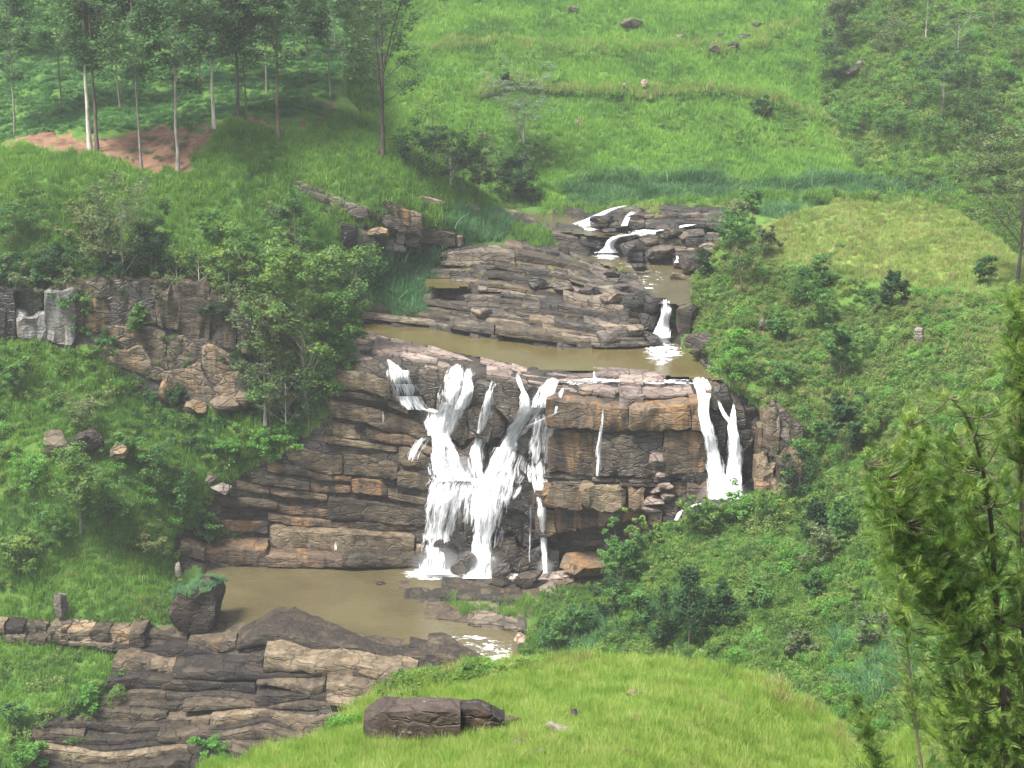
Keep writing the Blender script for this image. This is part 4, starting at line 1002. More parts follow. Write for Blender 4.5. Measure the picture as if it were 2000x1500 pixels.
# ================================================================ PLANTS
def rot_frames(n, rng, flat=0.0):
    """two random orthogonal unit vectors per item; flat 1 = lying level"""
    nz = rng.normal(size=(n, 3)); nz[:, 2] = np.abs(nz[:, 2]) + flat * 3.0
    nz /= np.linalg.norm(nz, axis=1, keepdims=True)
    a = rng.normal(size=(n, 3))
    u = np.cross(nz, a); u /= np.linalg.norm(u, axis=1, keepdims=True)
    v = np.cross(nz, u)
    return u, v, nz

def leaf_quads(C, size, rng, flat=0.3, aspect=0.5, svar=0.35):
    n = len(C)
    u, v, w = rot_frames(n, rng, flat)
    s = (size * (1 + svar * rng.normal(size=(n, 1)))).clip(size * 0.4, size * 1.8)
    V = np.stack([C - u * s, C + v * s * aspect - w * s * 0.1, C + u * s, C - v * s * aspect - w * s * 0.1], 1).reshape(-1, 3)
    F = np.arange(n * 4).reshape(n, 4)
    return V, F

def tube(path, radii, k=6):
    path = np.asarray(path, float); n = len(path)
    T = np.gradient(path, axis=0); T /= np.linalg.norm(T, axis=1, keepdims=True) + 1e-9
    ref = np.array([0.31, 0.95, 0.05]) if abs(T[:, 2]).mean() > 0.7 else np.array([0.05, 0.1, 1.0])
    U = np.cross(T, ref); U /= np.linalg.norm(U, axis=1, keepdims=True) + 1e-9
    Vv = np.cross(T, U)
    a = np.linspace(0, 2 * math.pi, k, endpoint=False)
    r = np.asarray(radii)[:, None, None]
    V = path[:, None] + r * (np.cos(a)[None, :, None] * U[:, None] + np.sin(a)[None, :, None] * Vv[:, None])
    idx = np.arange(n * k).reshape(n, k)
    F = np.stack([idx[:-1], np.roll(idx[:-1], -1, 1), np.roll(idx[1:], -1, 1), idx[1:]], -1).reshape(-1, 4)
    return V.reshape(-1, 3), F

def join(parts):
    Vs, Fs, b = [], [], 0
    for V, F in parts:
        Vs.append(V); Fs.append(F + b); b += len(V)
    return np.concatenate(Vs), np.concatenate(Fs)

def blades(n, h, spread, rng, wid=0.02, seg=3, lean=0.5, hv=0.4):
    """n bent grass blades rising from a clump"""
    base = rng.normal(size=(n, 2)) * spread
    az = rng.uniform(0, 2 * math.pi, n); hh = h * (1 + hv * (rng.random(n) - 0.6)); le = lean * rng.random(n) * hh
    t = np.linspace(0, 1, seg + 1)
    dx = np.cos(az)[:, None] * le[:, None] * t[None] ** 1.8; dy = np.sin(az)[:, None] * le[:, None] * t[None] ** 1.8
    z = hh[:, None] * (t[None] - 0.28 * (le / hh)[:, None] * t[None] ** 3)
    c = np.stack([base[:, :1] + dx, base[:, 1:] + dy, z], -1)
    wa = rng.uniform(0, 2 * math.pi, n)
    side = np.stack([np.cos(wa), np.sin(wa), 0 * wa], -1)[:, None] * (wid * (1 - 0.85 * t)[None, :, None])
    V = np.stack([c - side, c + side], 2)        # n, seg+1, 2, 3
    idx = np.arange(n * (seg + 1) * 2).reshape(n, seg + 1, 2)
    F = np.stack([idx[:, :-1, 0], idx[:, :-1, 1], idx[:, 1:, 1], idx[:, 1:, 0]], -1).reshape(-1, 4)
    return V.reshape(-1, 3), F

def clump(n, rng, rad=1.0, hgt=0.9, size=0.13, lobes=5, flat=0.4, aspect=0.5):
    """leafy mound standing on z=0"""
    lc = rng.normal(size=(lobes, 3)) * np.array([0.42, 0.42, 0.2]) * rad; lc[:, 2] = rng.uniform(0.2, 0.65, lobes) * hgt
    lr = rng.uniform(0.25, 0.5, lobes) * rad
    k = rng.integers(0, lobes, n)
    d = rng.normal(size=(n, 3)); d /= np.linalg.norm(d, axis=1, keepdims=True)
    r = rng.random((n, 1)) ** 0.35
    C = lc[k] + d * r * lr[k][:, None] * np.array([1, 1, 0.85])
    C[:, 2] = np.abs(C[:, 2])
    return leaf_quads(C, size, rng, flat, aspect)

PROTO = {}
def proto_col(name, meshes):
    c = bpy.data.collections.new(name)
    for i, me in enumerate(meshes):
        o = bpy.data.objects.new(f"{name}_{'abcdef'[i]}", me)
        c.objects.link(o)
    PROTO[name] = c
    return c

def mk(name, fn, mats, n=3, seed=0):
    ms = []
    for i in range(n):
        rng = np.random.default_rng(seed * 10 + i)
        V, F = fn(rng)
        ms.append(mesh_np(name, V, F, [mats[i % len(mats)]], False))
    proto_col(name, ms)

mk('tuft_far', lambda r: blades(20, 1.0, 0.30, r, 0.055, 2, 0.8), [M['g_far']], 3, 1)
mk('tuft_left', lambda r: blades(22, 1.0, 0.28, r, 0.05, 2, 0.8), [M['g_left']], 3, 2)
mk('tuft_knoll', lambda r: blades(22, 0.9, 0.28, r, 0.04, 2, 0.7), [M['g_knoll'], M['g_knoll'], M['g_knoll'], M['g_dry']], 4, 3)
mk('tuft_fore', lambda r: blades(40, 0.58, 0.20, r, 0.010, 3, 0.65), [M['g_fore']], 4, 4)
mk('tuft_dry', lambda r: blades(30, 0.8, 0.22, r, 0.02, 3, 0.9), [M['g_dry']], 3, 5)
mk('cane_tuft', lambda r: blades(34, 1.5, 0.34, r, 0.055, 4, 1.2), [M['cane']], 3, 6)
mk('scrub_clump', lambda r: clump(260, r, 1.0, 1.0, 0.10, 6), [M['scrub']], 4, 7)
mk('scrub_dark_clump', lambda r: clump(260, r, 1.0, 1.0, 0.12, 5), [M['scrub_dk']], 3, 8)
mk('olive_clump', lambda r: clump(200, r, 1.0, 0.9, 0.08, 6, 0.0, 0.35), [M['olive'], M['olive'], M['g_dry']], 3, 9)
mk('bush_big', lambda r: clump(1100, r, 1.0, 1.1, 0.055, 10, 0.5), [M['scrub'], M['bright'], M['scrub'], M['tree_y']], 4, 12)
mk('tea_bush', lambda r: clump(360, r, 0.9, 0.55, 0.07, 6, 0.8), [M['tea']], 3, 10)
mk('bright_clump', lambda r: clump(240, r, 1.0, 1.0, 0.10, 6), [M['bright']], 3, 11)

def gn_scatter(name, pts, nrm, scl, col, label, seed, zs=1.0, parent=None, tilt=0.25):
    rng = np.random.default_rng(seed)
    n = len(pts)
    me = bpy.data.meshes.new(name)
    me.vertices.add(n); me.vertices.foreach_set("co", np.asarray(pts, np.float32).ravel())
    rot = np.stack([rng.normal(0, tilt, n) * 0.5, rng.normal(0, tilt, n) * 0.5, rng.uniform(0, 6.283, n)], -1)
    a = me.attributes.new("rot", 'FLOAT_VECTOR', 'POINT'); a.data.foreach_set("vector", rot.astype(np.float32).ravel())
    s3 = np.stack([scl, scl, scl * zs * rng.uniform(0.8, 1.25, n)], -1)
    a = me.attributes.new("scl", 'FLOAT_VECTOR', 'POINT'); a.data.foreach_set("vector", s3.astype(np.float32).ravel())
    o = link(name, me, parent, label, None, None, 'stuff')
    ng = bpy.data.node_groups.new(name + "_nodes", 'GeometryNodeTree')
    ng.interface.new_socket("Geometry", in_out='INPUT', socket_type='NodeSocketGeometry')
    ng.interface.new_socket("Geometry", in_out='OUTPUT', socket_type='NodeSocketGeometry')
    gi = ng.nodes.new('NodeGroupInput'); go = ng.nodes.new('NodeGroupOutput')
    ip = ng.nodes.new('GeometryNodeInstanceOnPoints')
    ci = ng.nodes.new('GeometryNodeCollectionInfo')
    ci.inputs['Collection'].default_value = PROTO[col]
    ci.inputs['Separate Children'].default_value = True; ci.inputs['Reset Children'].default_value = True
    ar = ng.nodes.new('GeometryNodeInputNamedAttribute'); ar.data_type = 'FLOAT_VECTOR'; ar.inputs['Name'].default_value = 'rot'
    asc = ng.nodes.new('GeometryNodeInputNamedAttribute'); asc.data_type = 'FLOAT_VECTOR'; asc.inputs['Name'].default_value = 'scl'
    L = ng.links.new
    L(gi.outputs[0], ip.inputs['Points']); L(ci.outputs[0], ip.inputs['Instance'])
    ip.inputs['Pick Instance'].default_value = True
    rn = ng.nodes.new('FunctionNodeRandomValue'); rn.data_type = 'INT'
    rn.inputs['Min'].default_value = 0 if False else rn.inputs['Min'].default_value
    for s in rn.inputs:
        if s.type == 'INT' and s.name == 'Min': s.default_value = 0
        if s.type == 'INT' and s.name == 'Max': s.default_value = 11
    ro = [s for s in rn.outputs if s.type == 'INT'][0]
    L(ro, ip.inputs['Instance Index'])
    L([s for s in ar.outputs if s.enabled][0], ip.inputs['Rotation'])
    L([s for s in asc.outputs if s.enabled][0], ip.inputs['Scale'])
    L(ip.outputs[0], go.inputs[0])
    md = o.modifiers.new("scatter", 'NODES'); md.node_group = ng
    return o

SCOUNT = [0]
def scatter(name, label, surf, polys, dens, size, col, excl=(), zs=1.0, seed=1, patch=None, sink=0.05, margin=(-140, -60, 2140, 1600), slope_bias=0.0):
    """plants over the part of a surface inside polys (photo px outline), dens per square metre of ground"""
    rng = np.random.default_rng(seed)
    out, sc = [], []
    for poly in polys:
        xs = [p[0] for p in poly]; ys = [p[1] for p in poly]
        x0, x1 = max(min(xs), margin[0]), min(max(xs), margin[2]); y0, y1 = max(min(ys), margin[1]), min(max(ys), margin[3])
        if x1 <= x0 or y1 <= y0: continue
        st = 8.0
        X, Yy = np.meshgrid(np.arange(x0, x1 + st, st), np.arange(y0, y1 + st, st))
        Pm = surf.P(X, Yy)
        a = Pm[:-1, 1:] - Pm[:-1, :-1]; b = Pm[1:, :-1] - Pm[:-1, :-1]
        A = np.linalg.norm(np.cross(a, b), axis=-1)
        A = np.minimum(A, np.percentile(A, 97))
        N = rng.poisson(A * dens)
        I, J = np.nonzero(N)
        rep = np.repeat(np.arange(len(I)), N[I, J])
        i, j = I[rep], J[rep]
        fx, fy = rng.random((2, len(i)))
        px = x0 + (j + fx) * st; py = y0 + (i + fy) * st
        nx = 10 * vnoise(np.stack([px, py, 0 * px], -1), 18.0, seed)
        m = inpoly(px + nx, py + nx, poly)
        m &= inpoly(px, py, surf.poly)
        for e in excl: m &= ~inpoly(px + nx, py + nx * 0.5, e)
        i, j, fx, fy = i[m], j[m], fx[m], fy[m]
        p = (Pm[i, j] * ((1 - fx) * (1 - fy))[:, None] + Pm[i, j + 1] * (fx * (1 - fy))[:, None] + Pm[i + 1, j] * ((1 - fx) * fy)[:, None] + Pm[i + 1, j + 1] * (fx * fy)[:, None])
        if patch is not None:
            k = fbm(p, patch[0], 2, seed + 5) > patch[1]
            p = p[k]
        out.append(p)
    if not out: return
    P_ = np.concatenate(out)
    s = size * np.exp(rng.normal(0, 0.25, len(P_)))
    P_[:, 2] -= sink * s
    SCOUNT[0] += len(P_)
    return gn_scatter(name, P_, None, s, PROTO and col, label, seed, zs)

# ---- trees
def limb_path(p0, az, el, length, rng, up=0.25, n=6, wob=0.08):
    t = np.linspace(0, 1, n)
    d = np.array([math.cos(az) * math.cos(el), math.sin(az) * math.cos(el), math.sin(el)])
    p = p0 + d * (length * t)[:, None]
    p[:, 2] += up * length * t ** 2
    w = rng.normal(size=(n, 3)) * wob * length / n
    w[0] = 0
    return p + np.cumsum(w, 0)

def tree_meshes(H, r0, crown, n_limb, clumps, leaves, leaf, seed, t0=0.35, cl_r=0.09, el=(0.15, 0.9), up=0.2, lean=(0, 0), flat=0.4, fork=None, aspect=0.45, mat_b='bark_grey', mat_l='gum', side_var=0.25, twig=3, tr_k=7, bare=0.0, wob=0.03, squash=0.8):
    """crown: list of (height fraction, radius m)"""
    rng = np.random.default_rng(seed)
    n = 10
    t = np.linspace(0, 1, n)
    path = np.stack([lean[0] * H * t ** 1.3, lean[1] * H * t ** 1.3, H * t * 0.97], -1)
    path[1:, :2] += np.cumsum(rng.normal(size=(n - 1, 2)) * wob * H / n, 0)
    parts = [tube(path, r0 * (1 - t * 0.85) * (1 + 0.35 * np.exp(-t * 18)), tr_k)]
    if fork is not None:
        for k in range(fork):
            p0 = path[int(n * 0.45)]
            fp = limb_path(p0, rng.uniform(0, 6.28), 1.25, H * 0.5, rng, 0.05, 7, 0.05)
            parts.append(tube(fp, np.linspace(r0 * 0.5, r0 * 0.1, 7), 6))
    cf = np.array([c[0] for c in crown]); cr = np.array([c[1] for c in crown])
    LC = []
    for i in range(n_limb):
        ft = t0 + (0.98 - t0) * (i + rng.random()) / n_limb
        p0 = np.array([np.interp(ft, t, path[:, k]) for k in range(3)])
        Rr = np.interp(ft + 0.05, cf, cr) * (1 + side_var * rng.normal())
        Rr = max(Rr, 0.3)
        az = i * 2.4 + rng.normal() * 0.5
        e = rng.uniform(*el) + 0.4 * max(0, ft - 0.7)
        lp = limb_path(p0, az, e, Rr / max(0.45, math.cos(e)), rng, up)
        rr = r0 * (1 - ft * 0.8) * 0.38
        parts.append(tube(lp, np.linspace(rr, rr * 0.2, 6), 5))
        for j in range(twig):
            q = lp[2 + j % 4]
            tp = limb_path(q, az + rng.normal() * 1.0, rng.uniform(0, 1.0), Rr * rng.uniform(0.25, 0.5), rng, 0.2, 4)
            parts.append(tube(tp, np.linspace(rr * 0.35, rr * 0.1, 4), 4))
            if rng.random() > bare: LC.append((tp[-1], cl_r * H * rng.uniform(0.6, 1.25)))
        for j in range(clumps):
            f = rng.uniform(0.45, 1.08)
            q = np.array([np.interp(f, np.linspace(0, 1, 6), lp[:, k]) for k in range(3)])
            if rng.random() > bare: LC.append((q + rng.normal(size=3) * cl_r * H * 0.4, cl_r * H * rng.uniform(0.6, 1.25)))
    C = []
    per = max(4, int(leaves / max(1, len(LC))))
    for c, r in LC:
        m = max(3, int(per * rng.uniform(0.5, 1.5)))
        d = rng.normal(size=(m, 3)); d /= np.linalg.norm(d, axis=1, keepdims=True)
        C.append(c + d * (rng.random((m, 1)) ** 0.45) * r * np.array([1, 1, squash * 0.7]))
    C = np.concatenate(C)
    tm = mesh_np('trunk', *join(parts), [M[mat_b]], True)
    cm = mesh_np('crown', *leaf_quads(C, leaf, rng, flat, aspect), [M[mat_l]], False)
    return tm, cm

def put_tree(ms, base, label, cat='tree', name='tree', group=None, rz=0.0, sc=1.0, fol='crown'):
    e = empty(name, tuple(float(v) for v in base), label, cat, group)
    e.rotation_euler = (0, 0, rz); e.scale = (sc, sc, sc)
    link('trunk', ms[0], e); link(fol, ms[1], e)
    return e

def hpx(h, Y): return h * Y / FPX

# ridge trees on the left: tall gums, crowns running out of the frame
gums = [
 (176,294, 420, 'gum_tree', 'tall tree with a bare white upper trunk beside the pale footpath', 'bark_pale', 0.55, 60, .42),
 (190,296, 400, 'gum_tree', 'brown trunked tree standing just right of the white trunked one', 'bark_brown', 0.48, 61, .40),
 (277,334, 400, 'gum_tree', 'slender grey tree rising from the left part of the bare red soil', 'bark_grey', 0.30, 62, .46),
 (347,334, 420, 'gum_tree', 'tall grey tree with a blackened foot in the bare red soil', 'bark_grey', 0.42, 63, .40),
 (418,250, 340, 'gum_tree', 'tree with a short patch of white trunk at the top of the red path', 'bark_pale', 0.40, 64, .38),
 (467,234, 330, 'gum_tree', 'dark straight tree left of the small tea patch', 'bark_brown', 0.40, 65, .34),
 (481,236, 300, 'gum_tree', 'thin dark tree beside the small tea patch', 'bark_brown', 0.22, 66, .40),
 (544,272, 380, 'gum_tree', 'brown tree with a pale dead branch pointing up left', 'bark_brown', 0.42, 67, .42),
]
for (x, y, hp, nm, lab, bark, r, sd, t0) in gums:
    b = SB.P(x, y); H = hpx(hp, b[1])
    ms = tree_meshes(H, r, [(0.25, 2.5), (0.45, 6.0), (0.7, 7.5), (0.9, 6.0), (1.05, 3.0)], 24, 4, 9500, 0.42, sd, t0 - 0.06, 0.06, (0.25, 1.0), 0.25, flat=0.5, mat_b=bark, mat_l='gum', side_var=0.3)
    put_tree(ms, b, lab, 'tree', nm, 'tall trees on the ridge above the left bank')
b = SB.P(748, 306)
ms = tree_meshes(hpx(390, b[1]), 0.55, [(0.25, 5), (0.35, 9.5), (0.6, 11.0), (0.85, 9.0), (1.05, 4)], 30, 5, 10000, 0.40, 71, 0.26, 0.045, (0.35, 1.1), 0.3, flat=0.5, fork=2, mat_b='bark_dark', mat_l='gum', side_var=0.25)
put_tree(ms, b, 'largest dark forked tree alone on the ridge end right of the others', 'tree', 'gum_tree')
for i, (x, y, hp, w, lab) in enumerate([(28,262,330,5.5,'faint thin tree at the far left edge of the tea field'),(120,215,290,7,'leafy tree behind the white trunked tree'),(235,215,300,7,'leafy tree behind the pair of ridge trees'),
      (390,180,270,7,'leafy tree behind the red path'),(520,180,280,7,'leafy tree behind the dead branched tree'),
      (600,200,290,7.5,'bushy tree at the right corner of the tea field'),(645,188,280,6.5,'bushy tree at the end of the red path'),(575,120,230,7,'round tree near the top edge behind the tea patch'),(655,90,240,6.5,'round tree where the tea field meets the far hillside'),(20,120,230,7,'dim tree near the top left corner')]):
    b = SB.P(x, y)
    ms = tree_meshes(hpx(hp, b[1]), 0.22, [(0.2, w * .5), (0.5, w), (0.8, w * .9), (1.05, w * .4)], 18, 3, 5200, 0.44, 90 + i, 0.3, 0.06, (0.2, 0.9), 0.2, flat=0.5, mat_b=('bark_grey', 'bark_brown')[i % 2], mat_l=('gum', 'tree_g', 'gum')[i % 3], side_var=0.3)
    put_tree(ms, b, lab, 'tree', 'leafy_tree', 'leafy trees in the tea field')
# dead pale branches are part of their trees' look: one bare snag by the tea patch
# middle distance
def T(surf, x, y, hp, wp, style, lab, seed, name='tree', cat='tree', lean=(0, 0), group=None, push=0.0, **kw):
    b = surf.P(x, y); b = b + np.array([0, push, 0])
    H = hpx(hp, b[1]); w = hpx(wp, b[1]) / 2
    st = {
     'round': dict(crown=[(0.1, w*.7), (0.35, w), (0.7, w*.95), (1.05, w*.4)], n_limb=16, clumps=3, leaves=4600, leaf=0.32, t0=0.18, cl_r=0.11, el=(0.2, 1.0), mat_b='bark_grey', mat_l='tree_g'),
     'airy': dict(crown=[(0.3, w*.8), (0.6, w), (0.9, w*.9), (1.05, w*.5)], n_limb=14, clumps=2, leaves=2200, leaf=0.26, t0=0.35, cl_r=0.07, el=(0.3, 1.1), mat_b='bark_pale', mat_l='silver', flat=1.5, squash=0.4),
     'cone': dict(crown=[(0.1, w*.9), (0.3, w), (0.7, w*.7), (1.05, w*.15)], n_limb=20, clumps=3, leaves=3800, leaf=0.30, t0=0.1, cl_r=0.09, el=(0.0, 0.5), mat_b='bark_brown', mat_l='tree_d'),
     'bush': dict(crown=[(0.0, w*.9), (0.4, w), (0.8, w*.8), (1.05, w*.3)], n_limb=12, clumps=3, leaves=2200, leaf=0.28, t0=0.04, cl_r=0.17, el=(0.1, 0.9), mat_b='bark_brown', mat_l='tree_g', twig=1),
     'bare': dict(crown=[(0.2, w*.8), (0.6, w), (1.05, w*.6)], n_limb=16, clumps=1, leaves=1100, leaf=0.26, t0=0.2, cl_r=0.08, el=(0.4, 1.1), mat_b='bark_pale', mat_l='tree_o', twig=3),
    }[style]
    st = dict(st); st.update(kw)
    ms = tree_meshes(H, max(0.05, H * 0.016), seed=seed, lean=lean, **st)
    if name == 'tree' and style == 'bush': name = 'shrub'; cat = 'shrub'
    return put_tree(ms, b, lab, cat, name, group, fol='crown' if cat == 'tree' else 'foliage')

T(SA, 1022, 334, 160, 130, 'airy', 'pale feathery tree in flat layers at the foot of the far hillside', 201, 'feathery_tree', n_limb=22, leaves=5200, t0=0.3, cl_r=0.09, mat_b='bark_grey', leaf=0.3)
T(SB, 845, 322, 112, 90, 'bare', 'sparse twiggy grey tree beside the largest ridge tree', 202, 'sparse_tree', mat_b='bark_grey', leaves=700)
T(SB, 880, 372, 100, 60, 'bare', 'thin white stemmed dying tree above the thin tilted ledge', 203, 'sparse_tree')
for i, (x, y, h, w, st, lab, m) in enumerate([
  (810,335,70,80,'bush','dark bush right below the largest ridge tree','tree_d'),(850,360,80,90,'bush','dark bush in the hollow behind the ridge end','tree_d'),(905,375,90,70,'round','dark leafy tree in the hollow left of the river','tree_g'),
  (935,390,80,70,'round','rounded tree in the middle of the hollow by the river','tree_o'),(968,398,70,60,'bush','dark bush hanging over the river bank','tree_d'),(1000,398,80,60,'round','dark leafy tree on the bank under the feathery tree','tree_d'),
  (1030,396,50,50,'bush','low dark bush beside the red earth bank','tree_d'),(940,330,60,50,'bush','grey green bush above the hollow','tree_o'),(1040,330,50,70,'bush','dark bush right of the feathery tree foot','tree_g'),
  (990,340,50,70,'bush','dark bush left of the feathery tree foot','tree_g')]):
    T(SB if x < 960 and y > 320 else SA, x, y, h, w, st, lab, 210 + i, mat_l=m, group='growth in the hollow by the upper river')
# left slope trees
for i, (x, y, h, w, st, lab, m, kw) in enumerate([
  (245,570,190,135,'round','large dull olive tree standing over the left cliff','tree_o',{}),
  (210,545,110,90,'round','pinkish grey twiggy tree left of the large olive tree','tree_o',{}),
  (300,560,120,70,'round','dark tree right of the large olive tree','tree_d',{}),
  (350,590,95,50,'bare','thin pale stem with a yellow green tuft on the cliff edge','tree_y',{}),
  (392,592,105,56,'bare','second pale stem with a light green tuft on the cliff edge','tree_y',{}),
  (450,615,120,80,'round','light green tree at the right end of the cliff edge','tree_y',{}),
  (500,600,110,80,'round','leafy tree between the cliff edge and the great yellow green tree','tree_g',{}),
  (580,520,120,90,'round','dark tree on the slope above the great yellow green tree','tree_g',{}),
  (545,500,90,60,'bare','grey leafless looking tree halfway up the grassy slope','tree_o',{}),
  (600,800,300,200,'round','great yellow green spreading tree over the left end of the upper pool','tree_y',dict(leaves=19000, n_limb=44, t0=0.06, leaf=0.42, cl_r=0.07)),
  (520,830,260,110,'round','grey green tree leaning over the cliff left of the great tree','tree_o',dict(t0=0.08, leaves=8000, n_limb=24, leaf=0.36, cl_r=0.07)),
  (655,740,170,90,'round','leafy tree on the right side of the great tree above the brink','tree_g',dict(leaves=8000)),
  (560,860,150,90,'bare','tangle of pale hanging stems under the great tree','tree_o',{}),
  (530,850,100,110,'bush','dark leafy bush beneath the grey green leaning tree','tree_g',{}),
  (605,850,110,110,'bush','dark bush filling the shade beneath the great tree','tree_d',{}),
  (660,770,90,80,'bush','leafy bush at the right foot of the great tree','tree_g',{}),
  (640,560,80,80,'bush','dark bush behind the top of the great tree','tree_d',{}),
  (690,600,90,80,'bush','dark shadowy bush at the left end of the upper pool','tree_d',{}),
  (55,592,60,90,'bush','grey bush over the pale rock face at the left edge','tree_o',{}),
  (100,575,80,60,'bush','dark bush on the cliff top near the left edge','tree_d',{}),
  (165,620,60,50,'bush','dark bush hanging on the cliff face','tree_d',{}),
  (270,655,50,40,'bush','small bush on the orange cliff face','tree_g',{}),
  (30,480,70,80,'bush','dark bush on the slope at the left edge','tree_g',{}),
  (160,480,60,70,'bush','brownish bush below the left ridge','olive',{}),
  (420,470,50,60,'bush','small bush in the open grassy slope','tree_g',{}),
  (480,530,70,70,'bush','bush above the light green cliff edge tree','tree_g',{}),
  (720,560,60,70,'bush','dark bush left of the cane thicket','tree_g',{}),
  (515,905,60,60,'bush','bright green shrub at the left end of the thick slab','bright',{}),
  (562,885,55,50,'bush','second bright green shrub nearer the thick slab','bright',{}),
  (450,900,40,50,'bush','low bright shrub left of the bright pair','bright',{}),
  (160,1040,150,90,'round','yellow green leafy tree on the lower left slope','tree_y',dict(leaves=6000)),
  (215,1030,90,80,'bush','dark bush beside the lower left yellow green tree','tree_g',{}),
  (310,960,80,90,'bush','grey green bush on the middle left slope','tree_g',{}),
  (350,1000,70,70,'bush','green bush left of the banded ledges','tree_g',{}),
  (405,1060,56,50,'bush','dark green bush growing on the banded ledges','tree_g',{}),
  (255,905,50,60,'bush','bush over the small overhang on the lower left','tree_g',{}),
  (170,845,60,90,'bush','grey bush on top of the small overhang','tree_o',{}),
  (60,960,70,70,'bush','light bush near the left edge of the lower slope','bright',{}),
  (40,1120,70,90,'bush','pale bush low at the left edge','tree_y',{}),
  (110,1060,60,80,'bush','green bush below the yellow green leafy tree','tree_g',{}),
  (290,1090,50,80,'bush','pale green bush above the grass topped boulder','olive',{}),
  (180,1390,50,40,'bush','small yellow green bush beside the lower ledges','bright',{}),
  (60,1500,50,60,'bush','green bush in the bottom left corner','bright',{}),
  (415,1500,60,60,'bush','bright green sapling in front of the lower ledges','bright',{}),
  (30,1420,50,60,'bush','dark bush at the lower left edge','tree_g',{}),
  (350,800,40,60,'bush','dark tuft at the base of the orange cliff face','tree_d',{}),
  (150,645,80,80,'bush','leafy bush over the tan pillar of the left cliff','tree_g',{}),
  (235,600,60,80,'bush','dark bush hanging in front of the cliff pillars','tree_d',{}),
  (330,600,55,90,'bush','dull green bush along the lip of the cliff','tree_o',{}),
  (130,600,60,80,'bush','grey green bush drooping over the left cliff','tree_o',{}),
  (420,640,50,60,'bush','dark creeper covering the right part of the cliff','tree_d',{}),
  (205,700,40,70,'bush','green bush growing at the foot of the cliff pillars','tree_g',{}),
  (465,745,60,50,'bush','dark creeper low on the orange cliff face','tree_d',{}),
  (30,760,50,70,'bush','green bush on the slope under the pale rock face','tree_g',{}),
  ]):
    T(SB, x, y, h, w, st, lab, 300 + i, mat_l=m, push=-1.0, group=('shrubs' if st == 'bush' else 'trees') + ' on the left slope', **kw)
